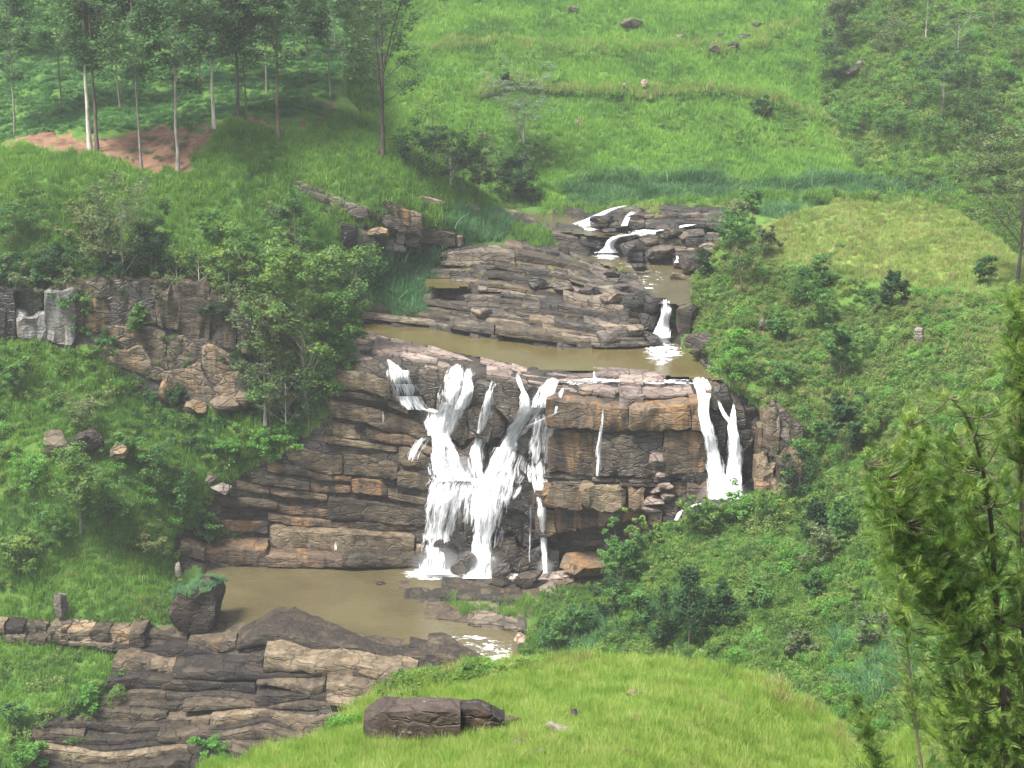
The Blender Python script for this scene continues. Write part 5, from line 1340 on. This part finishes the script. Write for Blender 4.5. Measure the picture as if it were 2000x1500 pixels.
# right slope
for i, (x, y, h, w, st, lab, m, kw) in enumerate([
  (1448,578,125,110,'bare','leaning tree with a bare curved trunk at the left edge of the right slope','tree_g',dict(leaves=3400, lean=(-0.12, 0), twig=3, t0=0.25, mat_b='bark_brown')),
  (1740,612,82,66,'cone','dark pointed tree alone on the upper right slope','tree_d',{}),
  (1565,590,70,60,'bush','round green bush under the front edge of the knoll','tree_g',{}),
  (1600,560,56,60,'bush','round bush right of the one under the knoll edge','tree_g',{}),
  (1425,480,60,50,'bush','dark shrub at the left foot of the knoll','tree_g',{}),
  (1440,440,50,50,'bush','olive shrub beside the river left of the knoll','tree_o',{}),
  (1470,425,45,50,'bush','small dark shrub on the river bank left of the knoll','tree_g',{}),
  (1375,545,46,22,'bush','narrow dark shrub at the river edge on the right','tree_d',{}),
  (1500,500,44,52,'bush','grey green shrub on the left shoulder of the knoll','tree_o',{}),
  (1600,635,60,60,'bush','bright shrub below the knoll','tree_g',{}),
  (1520,660,46,50,'bush','green shrub near the pale rock on the right slope','tree_g',{}),
  (1640,740,80,80,'round','rounded leafy tree in the middle of the right slope','tree_g',{}),
  (1440,700,50,50,'bush','bright bush above the right shore of the pool','bright',{}),
  (1425,760,70,70,'bush','large bright bush over the top of the twin falls','bright',{}),
  (1530,770,50,60,'bush','green bush above the pale rock pillars','tree_g',{}),
  (1650,900,90,90,'round','dark rounded tree halfway down the right slope','tree_d',{}),
  (1590,890,70,70,'bush','green bush left of the dark rounded tree','tree_g',{}),
  (1700,860,60,70,'bush','light bush behind the tall foreground tree','tree_y',{}),
  (1560,975,80,70,'bush','dark bush in the shadowed gap right of the twin falls','tree_d',{}),
  (1590,1050,90,60,'cone','dark narrow tree on the green spur','tree_d',{}),
  (1640,1060,100,60,'cone','second dark narrow tree on the green spur','tree_g',{}),
  (1345,1270,180,90,'cone','tall dark tree in the hollow behind the foreground hill','tree_d',dict(leaves=4200)),
  (1410,1240,110,60,'cone','dark tree right of the tall one in the hollow','tree_d',{}),
  (1290,1265,110,70,'bush','dark bush left of the tall dark tree in the hollow','tree_d',{}),
  (1215,1150,100,80,'round','dark leafy bush at the left end of the green spur','tree_g',{}),
  (1195,1200,80,70,'bush','dark bush under the left end of the green spur','tree_d',{}),
  (1250,1230,80,80,'bush','green bush at the foot of the spur','tree_g',{}),
  (1120,1240,60,80,'bush','leafy bush above the pink boulder','tree_g',{}),
  (1080,1260,50,60,'bush','small dark bush beside the pink boulder','tree_g',{}),
  (1600,1110,80,60,'bush','grey green bush in the middle of the spur','tree_o',{}),
  (1630,1100,40,30,'bush','small yellow bush on the spur','tree_y',{}),
  (1590,1165,60,40,'cone','small blue green conical shrub on the spur','tree_g',{}),
  (1480,1200,60,70,'bush','dark green bush right of the hollow','tree_g',{}),
  (1350,1050,50,90,'bush','light green bush on the crest of the spur','tree_y',{}),
  (1260,1075,45,80,'bush','light bush at the upper left of the spur','tree_y',{}),
  (1500,1030,50,90,'bush','green bush on the right part of the spur crest','tree_y',{}),
  (1700,1270,60,80,'bush','grey green bush behind the slim sapling stem','tree_o',{}),
  (1560,1290,40,60,'bush','olive bush low on the right slope','tree_o',{}),
  (1985,560,260,230,'bare','spreading tree with forked dark branches at the right edge behind the knoll','tree_o',dict(leaves=14000, n_limb=30, t0=0.28, leaf=0.3, mat_b='bark_brown', el=(0.4, 1.1), twig=4, cl_r=0.075)),
  (1385,1035,62,70,'bush','light bush hiding the left foot of the twin falls','tree_y',{}),
  (1450,1020,54,80,'bush','bright bush hiding the right foot of the twin falls','bright',{}),
  (1920,560,50,40,'bush','small blue green bush near the right edge of the knoll','tree_g',{}),
  ]):
    T(SCc, x, y, h, w, st, lab, 400 + i, mat_l=m, push=-0.5, group=('shrubs' if st == 'bush' else 'trees') + ' on the right slope', **kw)
# far hillside trees, right
for i, (x, y, h, w, st, lab, m) in enumerate([
  (1840,232,110,130,'round','large dark rounded tree on the upper right hillside','tree_d'),(1910,240,80,90,'bush','dark bush right of the large dark hillside tree','tree_d'),(1780,215,70,80,'bush','dark bush left of the large dark hillside tree','tree_g'),
  (1808,75,90,30,'bare','small tree with a short white trunk near the top right','tree_g'),(1742,105,70,70,'bush','thin grey trunked tree on the upper right hillside','tree_o'),(1630,110,100,60,'round','sparse brown tree at the edge of the upper right thicket','tree_o'),
  (1625,170,80,50,'bush','dark shrub at the edge of the upper right thicket','tree_d'),(1870,110,60,80,'airy','pale blue green flat topped shrub high on the right','silver'),(1700,80,60,80,'bush','green bush high on the upper right hillside','tree_g'),
  (1940,60,80,100,'bush','green bush near the top right corner','tree_g'),(1990,130,70,90,'bush','dark bush at the right edge near the top','tree_g'),(1490,232,36,40,'bush','lone dark shrub under the long far ridge line','tree_d'),
  (1740,285,60,80,'bush','leafy bush in the lower right of the far hillside','tree_g'),(1830,300,60,90,'bush','green bush below the large dark hillside tree','tree_g'),(1920,300,70,90,'bush','green bush near the right edge of the far hillside','tree_g'),
  (1680,268,50,90,'bush','bright bush where the long far ridge line ends','bright'),(985,180,24,22,'bush','tiny dark shrub high on the far grassy hillside','tree_d'),(1880,180,60,60,'bush','dark bush above the large dark hillside tree','tree_g'),
  (1760,30,60,90,'bush','green bush at the top edge right of centre','tree_g'),(1655,30,60,60,'bush','dark bush at the top edge of the right thicket','tree_d')]):
    T(SA, x, y, h, w, st, lab, 500 + i, mat_l=m, group=('shrubs' if st == 'bush' else 'trees') + ' on the far hillside')

# ---- ground cover
UP_R0 = [[(1340,640),(1360,560),(1480,480),(1640,560),(1960,590),(2140,650),(2140,980),(1520,960),(1500,820),(1420,735)]]
LOW_R0 = [[(1200,1095),(1240,1060),(1330,1025),(1440,990),(1500,965),(1600,930),(2140,900),(2140,1600),(1500,1500),(1300,1290),(1080,1290),(1080,1230),(1190,1150)]]
NOROCK_B = ROCKPOLY + [POOL_UP, POOL_LOW, POOL_R2, POOL_R3, POOL_R4] + SOIL
scatter('far_grass', 'bright green long grass covering the far hillside', SA, [[(600,-60),(1600,-60),(1640,120),(1600,210),(1640,300),(1700,370),(1500,470),(600,470)]], 1.25, 1.35, 'tuft_far', seed=1)
scatter('far_scrub', 'mixed green scrub covering the upper right hillside', SA, [[(1590,-60),(2140,-60),(2140,470),(1700,470),(1680,330),(1610,250),(1600,140)]], 0.30, 1.7, 'scrub_clump', seed=2)
scatter('far_grass', 'grass between the bushes of the upper right hillside', SA, [[(1590,-60),(2140,-60),(2140,470),(1600,470),(1610,250),(1600,140)]], 0.8, 1.3, 'tuft_far', seed=3)
scatter('dark_scrub', 'dark shrubs scattered over the upper right hillside', SA, [[(1600,100),(2140,60),(2140,300),(1800,320),(1640,240)]], 0.06, 1.8, 'scrub_dark_clump', seed=4, patch=(22, 0.0))
scatter('far_dry_scrub', 'dull brown patches in the upper right thicket', SA, [[(1600,60),(2140,100),(2140,260),(1700,240)], [(1320,60),(1500,40),(1480,110),(1340,110)]], 0.16, 1.2, 'olive_clump', seed=5, patch=(16, 0.05))
scatter('river_bank_grass', 'grass along the bank of the upper river', SB, [[(985,402),(1080,402),(1330,388),(1700,376),(1700,392),(1500,394),(1340,400),(1200,404),(1100,410),(1000,408)]], 1.3, 1.2, 'tuft_left', seed=45)
scatter('river_cane', 'blue green cane along the far river bank', SA, [[(1090,352),(1300,340),(1500,360),(1650,340),(1860,370),(1860,412),(1400,402),(1180,420),(1110,400)]], 0.9, 1.5, 'cane_tuft', seed=6)
scatter('dark_scrub', 'dark shrubs at the foot of the far hillside', SA, [[(780,250),(900,270),(1060,330),(1100,350),(1040,410),(900,400),(780,330)]], 0.10, 1.6, 'scrub_dark_clump', seed=7, patch=(14, -0.1))
scatter('tea_bushes', 'clipped tea bushes covering the slope behind the ridge trees', SB, [[(-140,-60),(665,-60),(665,180),(620,222),(480,228),(420,240),(330,246),(200,262),(90,262),(-140,290)]], 0.55, 1.25, 'tea_bush', excl=SOIL, seed=8)
scatter('tea_bushes', 'low scattered shrubs growing on the bare red soil', SB, [[(180,262),(330,250),(410,255),(360,320),(260,320),(190,290)]], 0.07, 1.1, 'tea_bush', seed=9)
SLOPE_L = [[(-140,292),(100,290),(180,296),(280,336),(360,334),(440,232),(480,246),(560,256),(650,215),(720,225),(760,262),(850,318),(985,400),(1000,440),(860,480),(830,500),(760,520),(690,600),(560,620),(500,700),(420,560),(-140,560)]]
LR = [r for k, r in enumerate(ROCKPOLY) if k not in (5,)] + [POOL_UP, POOL_R3]
scatter('slope_grass', 'long green grass on the slope below the ridge trees', SB, SLOPE_L, 1.9, 1.15, 'tuft_left', excl=LR, seed=10)
scatter('slope_scrub', 'patches of scrub in the long grass of the left slope', SB, [[(-140,380),(180,380),(300,420),(420,500),(560,440),(700,520),(690,620),(520,620),(-140,560)]], 0.20, 1.5, 'scrub_clump', excl=LR, seed=11, patch=(12, 0.0))
scatter('slope_dry', 'dull twiggy undergrowth along the cliff top', SB, [[(-140,420),(200,420),(320,540),(-140,560)], [(700,520),(860,560),(760,600),(690,600)]], 0.22, 1.1, 'olive_clump', excl=LR, seed=12, patch=(10, 0.0))
LOWER_L = [[(-140,640),(60,670),(190,690),(290,760),(330,800),(500,805),(640,800),(620,850),(560,885),(440,950),(400,1040),(345,1075),(340,1160),(420,1215),(200,1222),(-140,1222)], [(-140,1250),(170,1255),(240,1270),(240,1300),(215,1370),(60,1420),(-140,1420)], [(-140,1410),(70,1410),(100,1600),(-140,1600)]]
scatter('slope_grass', 'thick green grass and herbs on the lower left slope', SB, LOWER_L, 1.8, 1.05, 'tuft_left', excl=[ROCKPOLY[0], POOL_LOW], seed=13)
scatter('slope_scrub', 'leafy scrub over the lower left slope', SB, LOWER_L, 0.22, 1.4, 'scrub_clump', excl=[ROCKPOLY[0], POOL_LOW], seed=14, patch=(11, -0.05))
scatter('dark_scrub', 'dark green growth under the orange cliff', SB, [[(200,700),(330,800),(640,800),(600,860),(440,900),(330,870),(240,800)]], 0.5, 1.2, 'scrub_dark_clump', seed=15, patch=(10, -0.3))
scatter('pale_scrub', 'pale grassy bushes above the grass topped boulder', SB, [[(100,1080),(340,1070),(345,1160),(330,1215),(180,1215),(100,1180)]], 0.7, 1.0, 'tuft_dry', seed=16, patch=(8, 0.05))
scatter('cliff_plants', 'vines and tufts clinging to the orange cliff', SB, [[(-140,560),(500,560),(520,700),(480,800),(300,790),(180,680),(-140,660)]], 0.22, 1.1, 'scrub_clump', seed=17, patch=(7, -0.02), sink=-1.2)
scatter('cliff_plants', 'dark growth on the cliff top edge', SB, [[(-140,530),(200,520),(420,545),(520,620),(500,680),(400,620),(200,600),(-140,610)]], 1.2, 1.4, 'scrub_dark_clump', seed=18, patch=(8, -0.5), sink=-1.6)
scatter('cliff_grass', 'grass hanging over the edge of the left cliff', SB, [[(-140,530),(200,525),(400,540),(520,620),(500,650),(400,590),(200,572),(-140,585)]], 1.6, 1.2, 'tuft_left', seed=46, sink=-1.5)
scatter('cane', 'blue green cane thicket at the left end of the upper pool', SB, [[(690,520),(760,500),(850,490),(855,530),(830,560),(830,615),(790,625),(740,600),(690,600)]], 1.6, 1.7, 'cane_tuft', seed=19)
scatter('cane', 'blue green cane patch beside the thin tilted ledge', SB, [[(860,428),(940,405),(1000,430),(995,465),(930,472),(880,468)]], 1.0, 1.6, 'cane_tuft', seed=20)
scatter('ledge_grass', 'tufts of grass growing on the striped ledges', SB, [[(840,480),(1090,478),(1240,540),(1100,560),(840,540)]], 0.14, 0.8, 'tuft_knoll', seed=21, patch=(7, 0.1), sink=-1.0)
scatter('ledge_grass', 'green grass patch on the ledges beside the upper river', SB, [[(1000,452),(1060,455),(1085,490),(1040,488),(1000,470)]], 2.0, 1.1, 'tuft_left', seed=22, sink=-0.8)
scatter('ledge_grass', 'tufts of grass on the rocks of the upper cascade', SB, [[(1250,408),(1300,412),(1290,430),(1255,426)], [(1270,462),(1360,462),(1350,485),(1280,482)], [(1370,395),(1430,395),(1430,412),(1380,408)]], 1.0, 0.9, 'tuft_knoll', seed=23, sink=-1.2)
scatter('ledge_grass', 'grass on the banded ledges beside the plunge pool', SB, [[(420,965),(560,960),(560,985),(450,990)], [(400,1040),(520,1040),(480,1056),(380,1062)], [(440,920),(520,900),(540,920),(470,945)]], 0.9, 0.7, 'tuft_left', seed=24, sink=-1.4)
scatter('ledge_grass', 'green grass on the reddish ledges of the plunge pool', SB, [[(860,1184),(960,1192),(1060,1190),(1060,1225),(900,1208)], [(1000,1180),(1080,1165),(1180,1145),(1190,1170),(1060,1215)]], 1.5, 0.8, 'tuft_left', seed=25, sink=-1.6)
scatter('wall_moss', 'bright green plants on the wet wall beside the lacy stream', SB, [[(1080,850),(1130,830),(1150,880),(1120,915),(1080,905)]], 1.1, 0.9, 'bright_clump', seed=26, sink=-3.0)
scatter('wall_plants', 'green seams growing along the ledges of the square wall', SB, [[(1150,842),(1370,842),(1370,852),(1150,852)], [(1220,900),(1270,905),(1270,960),(1225,960)], [(1240,975),(1275,980),(1275,1010),(1245,1005)]], 0.9, 0.55, 'bright_clump', seed=62, patch=(5, 0.0), sink=-2.6)
scatter('ledge_plants', 'plants on the lower wavy ledges', SB, [[(100,1380),(260,1330),(240,1400),(120,1440)], [(200,1290),(250,1290),(240,1350),(180,1350)], [(80,1440),(180,1440),(160,1500),(60,1500)]], 0.5, 1.0, 'scrub_clump', seed=27, sink=-1.4, patch=(6, -0.1))
scatter('river_bank_scrub', 'scrub and cane on the far bank behind the knoll', SB, [[(1560,380),(2140,390),(2140,640),(1960,540),(1900,440),(1780,400),(1640,398)]], 0.6, 1.3, 'scrub_clump', seed=47)
scatter('river_bank_grass', 'grass on the far bank behind the knoll', SB, [[(1400,378),(2140,386),(2140,640),(1960,540),(1900,440),(1780,400),(1640,398),(1400,396)]], 1.6, 1.2, 'tuft_left', seed=48)
for k, (ln, w_, a_) in enumerate(bumps_A[:2]):
    scatter('terrace_lit_grass', ('pale grass imitating the lit crest of the upper terrace line of the far hillside', 'pale grass imitating the lit crest of the long terrace line of the far hillside')[k], SA, [[(x, y - 7) for x, y in ln] + [(x, y + 5) for x, y in ln[::-1]]], 3.2, 1.35, 'tuft_knoll', seed=49 + k)  # paler tufts put the lit terrace crests into the grass colour
scatter('far_dark_grass', 'darker grass in the folds of the far hillside', SA, [[(800,95),(1560,90),(1600,150),(1500,170),(820,160)], [(900,196),(1560,205),(1600,300),(1300,260),(900,250)]], 0.35, 1.3, 'scrub_clump', seed=52, patch=(18, 0.1), zs=0.7)
scatter('river_cane', 'cane clump on the river bank left of the knoll', SB, [[(1470,398),(1570,400),(1570,424),(1490,428)]], 1.2, 1.4, 'cane_tuft', seed=53)
scatter('terrace_shade_shrubs', 'small dark shrubs standing in for shade below the upper terrace line of the far hillside', SA, [[(820,100),(1000,96),(1150,104),(1450,104),(1450,118),(1150,118),(820,114)], [(900,200),(1000,176),(1180,188),(1440,192),(1530,212),(1610,250),(1640,310),(1600,310),(1500,235),(1300,205),(1000,196)]], 0.45, 0.9, 'scrub_clump', seed=54, patch=(10, -0.3))  # band of shrubs added as the shade under the terrace crests
scatter('spur_bushes', 'rounded bright bushes crowding the green spur', SCc, LOW_R0, 0.075, 2.0, 'bush_big', seed=55)
scatter('slope_bushes', 'rounded bushes dotted over the right slope', SCc, UP_R0, 0.035, 1.7, 'bush_big', seed=56)
scatter('slope_bushes', 'rounded bushes over the lower left slope', SB, [[(-140,640),(60,670),(190,690),(330,800),(500,820),(560,885),(440,940),(400,1040),(345,1075),(340,1100),(-140,1100)]], 0.03, 1.9, 'bush_big', seed=57)
scatter('far_bushes', 'rounded bushes over the upper right hillside', SA, [[(1600,-60),(2140,-60),(2140,440),(1800,380),(1680,330),(1620,230)]], 0.03, 2.4, 'bush_big', seed=58)
scatter('cliff_bushes', 'bushes crowding the top of the left cliff', SB, [[(-140,500),(200,500),(400,520),(520,600),(500,640),(400,580),(200,565),(-140,570)]], 0.12, 1.9, 'bush_big', seed=59, sink=-0.3)
# grass cap of the big boulder
rngb = np.random.default_rng(9)
bv = np.array([v.co[:] for v in BIG.data.vertices if v.normal.z > 0.45 and v.co.z > -1.0]) + np.array(BIG.location)
pp = bv[rngb.integers(0, len(bv), 150)] + rngb.normal(size=(150, 3)) * np.array([0.35, 0.35, 0.05]) - np.array([0, 0, 0.15])
gn_scatter('boulder_grass', pp, None, rngb.uniform(0.45, 1.15, 150), 'cane_tuft', 'pale green grass cap on the big boulder by the plunge pool', 71, 0.7)

RS = POLY_C
KN = [(1500,436),(1600,404),(1700,392),(1800,396),(1900,430),(1970,480),(2140,560),(2140,640),(1960,560),(1780,560),(1640,545),(1530,530),(1490,480)]
scatter('knoll_grass', 'pale yellow green grass on the rounded knoll', SCc, [KN], 2.4, 0.95, 'tuft_knoll', seed=30)
scatter('slope_grass', 'grass on the upper part of the right slope', SCc, [[(1380,480),(1500,480),(1530,530),(1640,545),(1780,560),(1960,560),(2140,640),(2140,900),(1500,900),(1400,740),(1320,640),(1340,560)]], 1.0, 0.95, 'tuft_knoll', seed=31, patch=(9, -0.1))
UP_R = [[(1320,640),(1340,560),(1400,460),(1480,440),(1500,500),(1540,540),(1640,552),(1780,570),(1960,580),(2140,650),(2140,980),(1480,980),(1500,820),(1400,735)]]
scatter('right_scrub', 'low mixed scrub covering the right slope', SCc, UP_R, 0.75, 1.05, 'scrub_clump', seed=32)
scatter('right_dry_scrub', 'dull brownish scrub in patches on the right slope', SCc, UP_R, 0.75, 0.95, 'olive_clump', seed=33, patch=(7, -0.1))
scatter('right_bright_scrub', 'bright leafy plants on the right slope', SCc, UP_R + [[(1200,1060),(1500,970),(2140,950),(2140,1300),(1500,1340),(1200,1260)]], 0.18, 1.1, 'bright_clump', seed=34, patch=(10, 0.0))
LOW_R = [[(1182,1085),(1240,1050),(1330,1010),(1440,980),(1500,950),(1600,930),(2140,900),(2140,1600),(980,1600),(1000,1300),(1030,1240),(1060,1190),(1190,1140)]]
scatter('spur_scrub', 'dense leafy scrub covering the green spur below the twin falls', SCc, LOW_R, 0.85, 1.1, 'scrub_clump', seed=35)
scatter('spur_grass', 'grass between the bushes of the green spur', SCc, LOW_R, 1.4, 1.0, 'tuft_left', seed=36)
scatter('spur_dark_scrub', 'dark bushes in the hollow behind the foreground hill', SCc, [[(1180,1090),(1230,1070),(1260,1150),(1420,1150),(1480,1200),(1420,1300),(1250,1290),(1040,1270),(1150,1180)]], 0.45, 1.3, 'scrub_dark_clump', seed=37, patch=(8, -0.15))
scatter('spur_cane', 'blue green cane low in the hollow of the right slope', SCc, [[(1640,1260),(1760,1230),(1800,1330),(1700,1400),(1620,1340)], [(1040,1250),(1180,1190),(1240,1250),(1100,1290)]], 0.8, 1.2, 'cane_tuft', seed=38, patch=(8, -0.1))
FG = [[(300,1600),(380,1505),(480,1480),(560,1450),(640,1425),(690,1370),(750,1335),(830,1315),(950,1295),(1080,1282),(1250,1275),(1380,1290),(1500,1325),(1600,1385),(1680,1455),(1710,1478),(1770,1430),(1850,1370),(2000,1335),(2140,1310),(2140,1600)]]
scatter('foreground_grass', 'bright yellow green grass on the foreground hill', SD, FG, 15, 0.82, 'tuft_fore', seed=40)
scatter('foreground_dry_grass', 'straw coloured seed heads in the foreground grass', SD, FG, 2.2, 0.55, 'tuft_dry', seed=41, patch=(4, 0.12))
scatter('foreground_herbs', 'low broad leaved herbs on the left shoulder of the foreground hill', SD, [[(640,1440),(690,1365),(760,1330),(960,1290),(1080,1290),(980,1340),(860,1370),(760,1380),(700,1450)]], 3.0, 0.62, 'scrub_clump', seed=42, patch=(3, -0.1))
scatter('foreground_herbs', 'fresh green herbs on the left shoulder of the foreground hill', SD, [[(640,1440),(690,1365),(760,1330),(960,1290),(1080,1290),(980,1320),(760,1380),(700,1430)], [(480,1500),(620,1440),(640,1470),(500,1510)]], 1.6, 0.55, 'bright_clump', seed=43, patch=(2.5, 0.0))

scatter('foreground_grass', 'taller grass growing up round the cracked dark boulder', SD, [[(700,1444),(985,1438),(990,1464),(700,1468)]], 26, 1.0, 'tuft_fore', seed=63)
scatter('foreground_weeds', 'broad leaved weeds scattered in the foreground grass', SD, FG, 0.5, 0.26, 'scrub_clump', seed=60, patch=(6, 0.0))
scatter('foreground_weeds', 'pale seed heads along the crest of the foreground hill', SD, [[(690,1372),(750,1337),(830,1317),(950,1297),(1080,1284),(1250,1277),(1380,1292),(1500,1327),(1600,1387),(1680,1457),(1660,1475),(1580,1410),(1480,1350),(1380,1312),(1250,1297),(1080,1304),(830,1340)]], 5, 0.72, 'tuft_dry', seed=61, patch=(3, -0.1))
# ---- foreground tree: silky oak with feathery leaves
def fronds(C, D, L, rng, pairs=8):
    """pinnate leaves: C base, D direction"""
    n = len(C)
    D = D / np.linalg.norm(D, axis=1, keepdims=True)
    up = np.array([0, 0, 1.0])
    S = np.cross(D, up) + rng.normal(size=(n, 3)) * 0.35
    S /= np.linalg.norm(S, axis=1, keepdims=True)
    Nn = np.cross(S, D)
    L = L * (1 + 0.25 * rng.normal(size=n)).clip(0.5, 1.6)
    qs = []
    for j in range(pairs):
        t = (j + 0.6) / pairs
        ctr = C + D * (L * t)[:, None] - np.array([0, 0, 1.0]) * (0.28 * L * t * t)[:, None]
        ll = L * 0.42 * (1 - 0.55 * abs(t - 0.35)) * (1 - 0.35 * t)
        for sgn in (-1, 1):
            dirn = sgn * S * 0.75 + D * 0.62 - Nn * 0.05
            dirn /= np.linalg.norm(dirn, axis=1, keepdims=True)
            tip = ctr + dirn * ll[:, None] - np.array([0, 0, 1.0]) * (0.12 * ll)[:, None]
            wv = np.cross(dirn, Nn); wv /= np.linalg.norm(wv, axis=1, keepdims=True) + 1e-9
            mid = (ctr + tip) / 2
            qs.append(np.stack([ctr, mid + wv * (ll * 0.085)[:, None], tip, mid - wv * (ll * 0.085)[:, None]], 1))
    V = np.concatenate(qs).reshape(-1, 3)
    return V, np.arange(len(V)).reshape(-1, 4)

def oak(label, stems, polys, Yc, dY, n_br, n_fr, seed, L=0.42, rad=0.11, name='silky_oak'):
    """stems: lists of (px,py) foot first; polys: crown outlines in photo px with a weight"""
    rng = np.random.default_rng(seed)
    parts, nodes = [], []
    foot = W(stems[0][0][0], stems[0][0][1], Yc)
    for si, st in enumerate(stems):
        yy = Yc + (rng.uniform(-0.6, 0.6) * dY if si else 0) * np.linspace(0.1, 1, len(st))
        p = np.array([W(a, b, y) for (a, b), y in zip(st, yy)])
        t = np.linspace(0, 1, 14)
        d = np.linspace(0, 1, len(p))
        p = np.stack([np.interp(t, d, p[:, k]) for k in range(3)], -1)
        p[1:] += np.cumsum(rng.normal(size=(13, 3)) * 0.03, 0)
        parts.append(tube(p, np.linspace(rad * (1 if si == 0 else 0.7), 0.02, 14), 7))
        nodes.append(p)
    nodes = np.concatenate(nodes)
    C, D = [], []
    tot = sum(w for _, w in polys)
    for poly, wgt in polys:
        xs = [q[0] for q in poly]; ys = [q[1] for q in poly]
        k = 0
        while k < n_br * wgt / tot:
            x, y = rng.uniform(min(xs), max(xs)), rng.uniform(min(ys), max(ys))
            if not inpoly(x, y, poly): continue
            k += 1
            tip = W(x, y, Yc + rng.uniform(-1, 1) * dY)
            low = nodes[nodes[:, 2] < tip[2] - 0.15]
            if len(low) == 0: low = nodes[:4]
            dist = np.linalg.norm(low - tip, axis=1) + 0.5 * np.abs(low[:, 2] - (tip[2] - 0.5 * np.linalg.norm((low - tip)[:, :2], axis=1)))
            o = low[np.argmin(dist)]
            tt = np.linspace(0, 1, 6)[:, None]
            br = o + (tip - o) * tt
            ln = np.linalg.norm(tip - o)
            br[:, 2] -= 0.10 * ln * np.sin(tt[:, 0] * math.pi)
            r0 = min(0.035, 0.010 + 0.008 * ln)
            parts.append(tube(br, np.linspace(r0, 0.006, 6), 4))
            m = max(3, int(n_fr * rng.uniform(0.5, 1.5)))
            f = 1 - rng.random(m) ** 1.3 * min(1.0, 1.1 / max(ln, 0.6))
            cc = np.stack([np.interp(f, tt[:, 0], br[:, q]) for q in range(3)], -1)
            dr = (tip - o) / (ln + 1e-6)
            dd = dr * 0.7 + rng.normal(size=(m, 3)) * 0.55 + np.array([0, 0, 0.45])
            C.append(cc); D.append(dd)
    for q in range(0, len(nodes), 14):
        seg = nodes[q + 5:q + 14]
        m = int(n_fr * 9)
        f = rng.random(m) * (len(seg) - 1); i0 = f.astype(int)
        C.append(seg[i0] + (seg[np.minimum(i0 + 1, len(seg) - 1)] - seg[i0]) * (f - i0)[:, None])
        D.append(rng.normal(size=(m, 3)) * np.array([1, 1, 0.5]) + np.array([0, 0, 0.6]))
    C = np.concatenate(C); D = np.concatenate(D)
    e = empty(name, tuple(foot), label, 'tree')
    V, F = join(parts)
    link('trunk', mesh_np('trunk', V - foot, F, [M['bark_brown']], True), e)
    V, F = fronds(C, D, L, rng)
    link('crown', mesh_np('crown', V - foot, F, [M['fern']], False), e)
    return e

oak('tall feathery leaved tree filling the right foreground with several reddish stems',
    [[(1975,1600),(1962,1400),(1945,1200),(1935,1000),(1890,820),(1850,770)], [(2010,1600),(2000,1300),(1990,1000),(1985,800),(1990,560)], [(1900,1600),(1890,1380),(1870,1200),(1830,1000),(1770,840)], [(1985,1600),(1980,1350),(1850,1150),(1740,980),(1700,900)], [(2090,1600),(2080,1200),(2060,900),(2050,560)]],
    [([(1820,760),(1870,740),(1960,800),(2100,700),(2100,1600),(1800,1600),(1790,1500),(1760,1330),(1740,1180),(1690,1090),(1720,1010),(1690,890),(1740,900),(1760,810)], 1.0), ([(1690,880),(1780,820),(1900,900),(1900,1180),(1760,1180),(1690,1080)], .42), ([(1830,1150),(2110,1100),(2110,1600),(1830,1600)], .4), ([(1950,560),(2000,560),(2110,500),(2110,820),(1960,820),(1935,700),(1960,640)], .5)],
    52, 3.4, 1250, 24, 901, L=0.33, rad=0.13)
oak('slim leaning sapling stem left of the tall feathery tree', [[(1812,1600),(1800,1490),(1782,1360),(1765,1230),(1755,1140)]], [([(1745,1100),(1790,1120),(1790,1220),(1730,1250),(1700,1200)], 1), ([(1760,1330),(1812,1340),(1800,1400),(1740,1380)], .35), ([(1790,1460),(1830,1470),(1820,1540),(1770,1520)], .3), ([(1690,1280),(1770,1300),(1770,1340),(1700,1350)], .2)], 46, 0.8, 70, 12, 902, L=0.27, rad=0.045)
oak('small feathery sapling at the bottom left of the tall tree', [[(1712,1600),(1705,1500),(1690,1430),(1668,1370)]], [([(1650,1350),(1690,1350),(1730,1440),(1770,1500),(1760,1560),(1640,1560),(1660,1450)], 1)], 44, 0.6, 80, 12, 903, L=0.25, rad=0.03)

# ================================================================ AIR
hz = bpy.data.materials.new('haze_air'); hz.use_nodes = True
hz.node_tree.nodes.clear()
ho = hz.node_tree.nodes.new("ShaderNodeOutputMaterial"); hv = hz.node_tree.nodes.new("ShaderNodeVolumePrincipled")
hv.inputs['Density'].default_value = 0.00013
hv.inputs['Color'].default_value = (0.93, 0.96, 1.0, 1)
hv.inputs['Anisotropy'].default_value = 0.2
hz.node_tree.links.new(hv.outputs[0], ho.inputs['Volume'])
x0, x1, y0, y1, z0, z1 = -1900, 1900, -500, 3300, -60, 700
HV = np.array([(x, y, z) for x in (x0, x1) for y in (y0, y1) for z in (z0, z1)], float)
HF = np.array([(0,1,3,2),(4,6,7,5),(0,4,5,1),(2,3,7,6),(0,2,6,4),(1,5,7,3)])
if USE_HAZE:
    link('haze', mesh_np('haze', HV, HF, [hz], False), kind='stuff')
print('instances', SCOUNT[0], 'objects', len(bpy.data.objects))
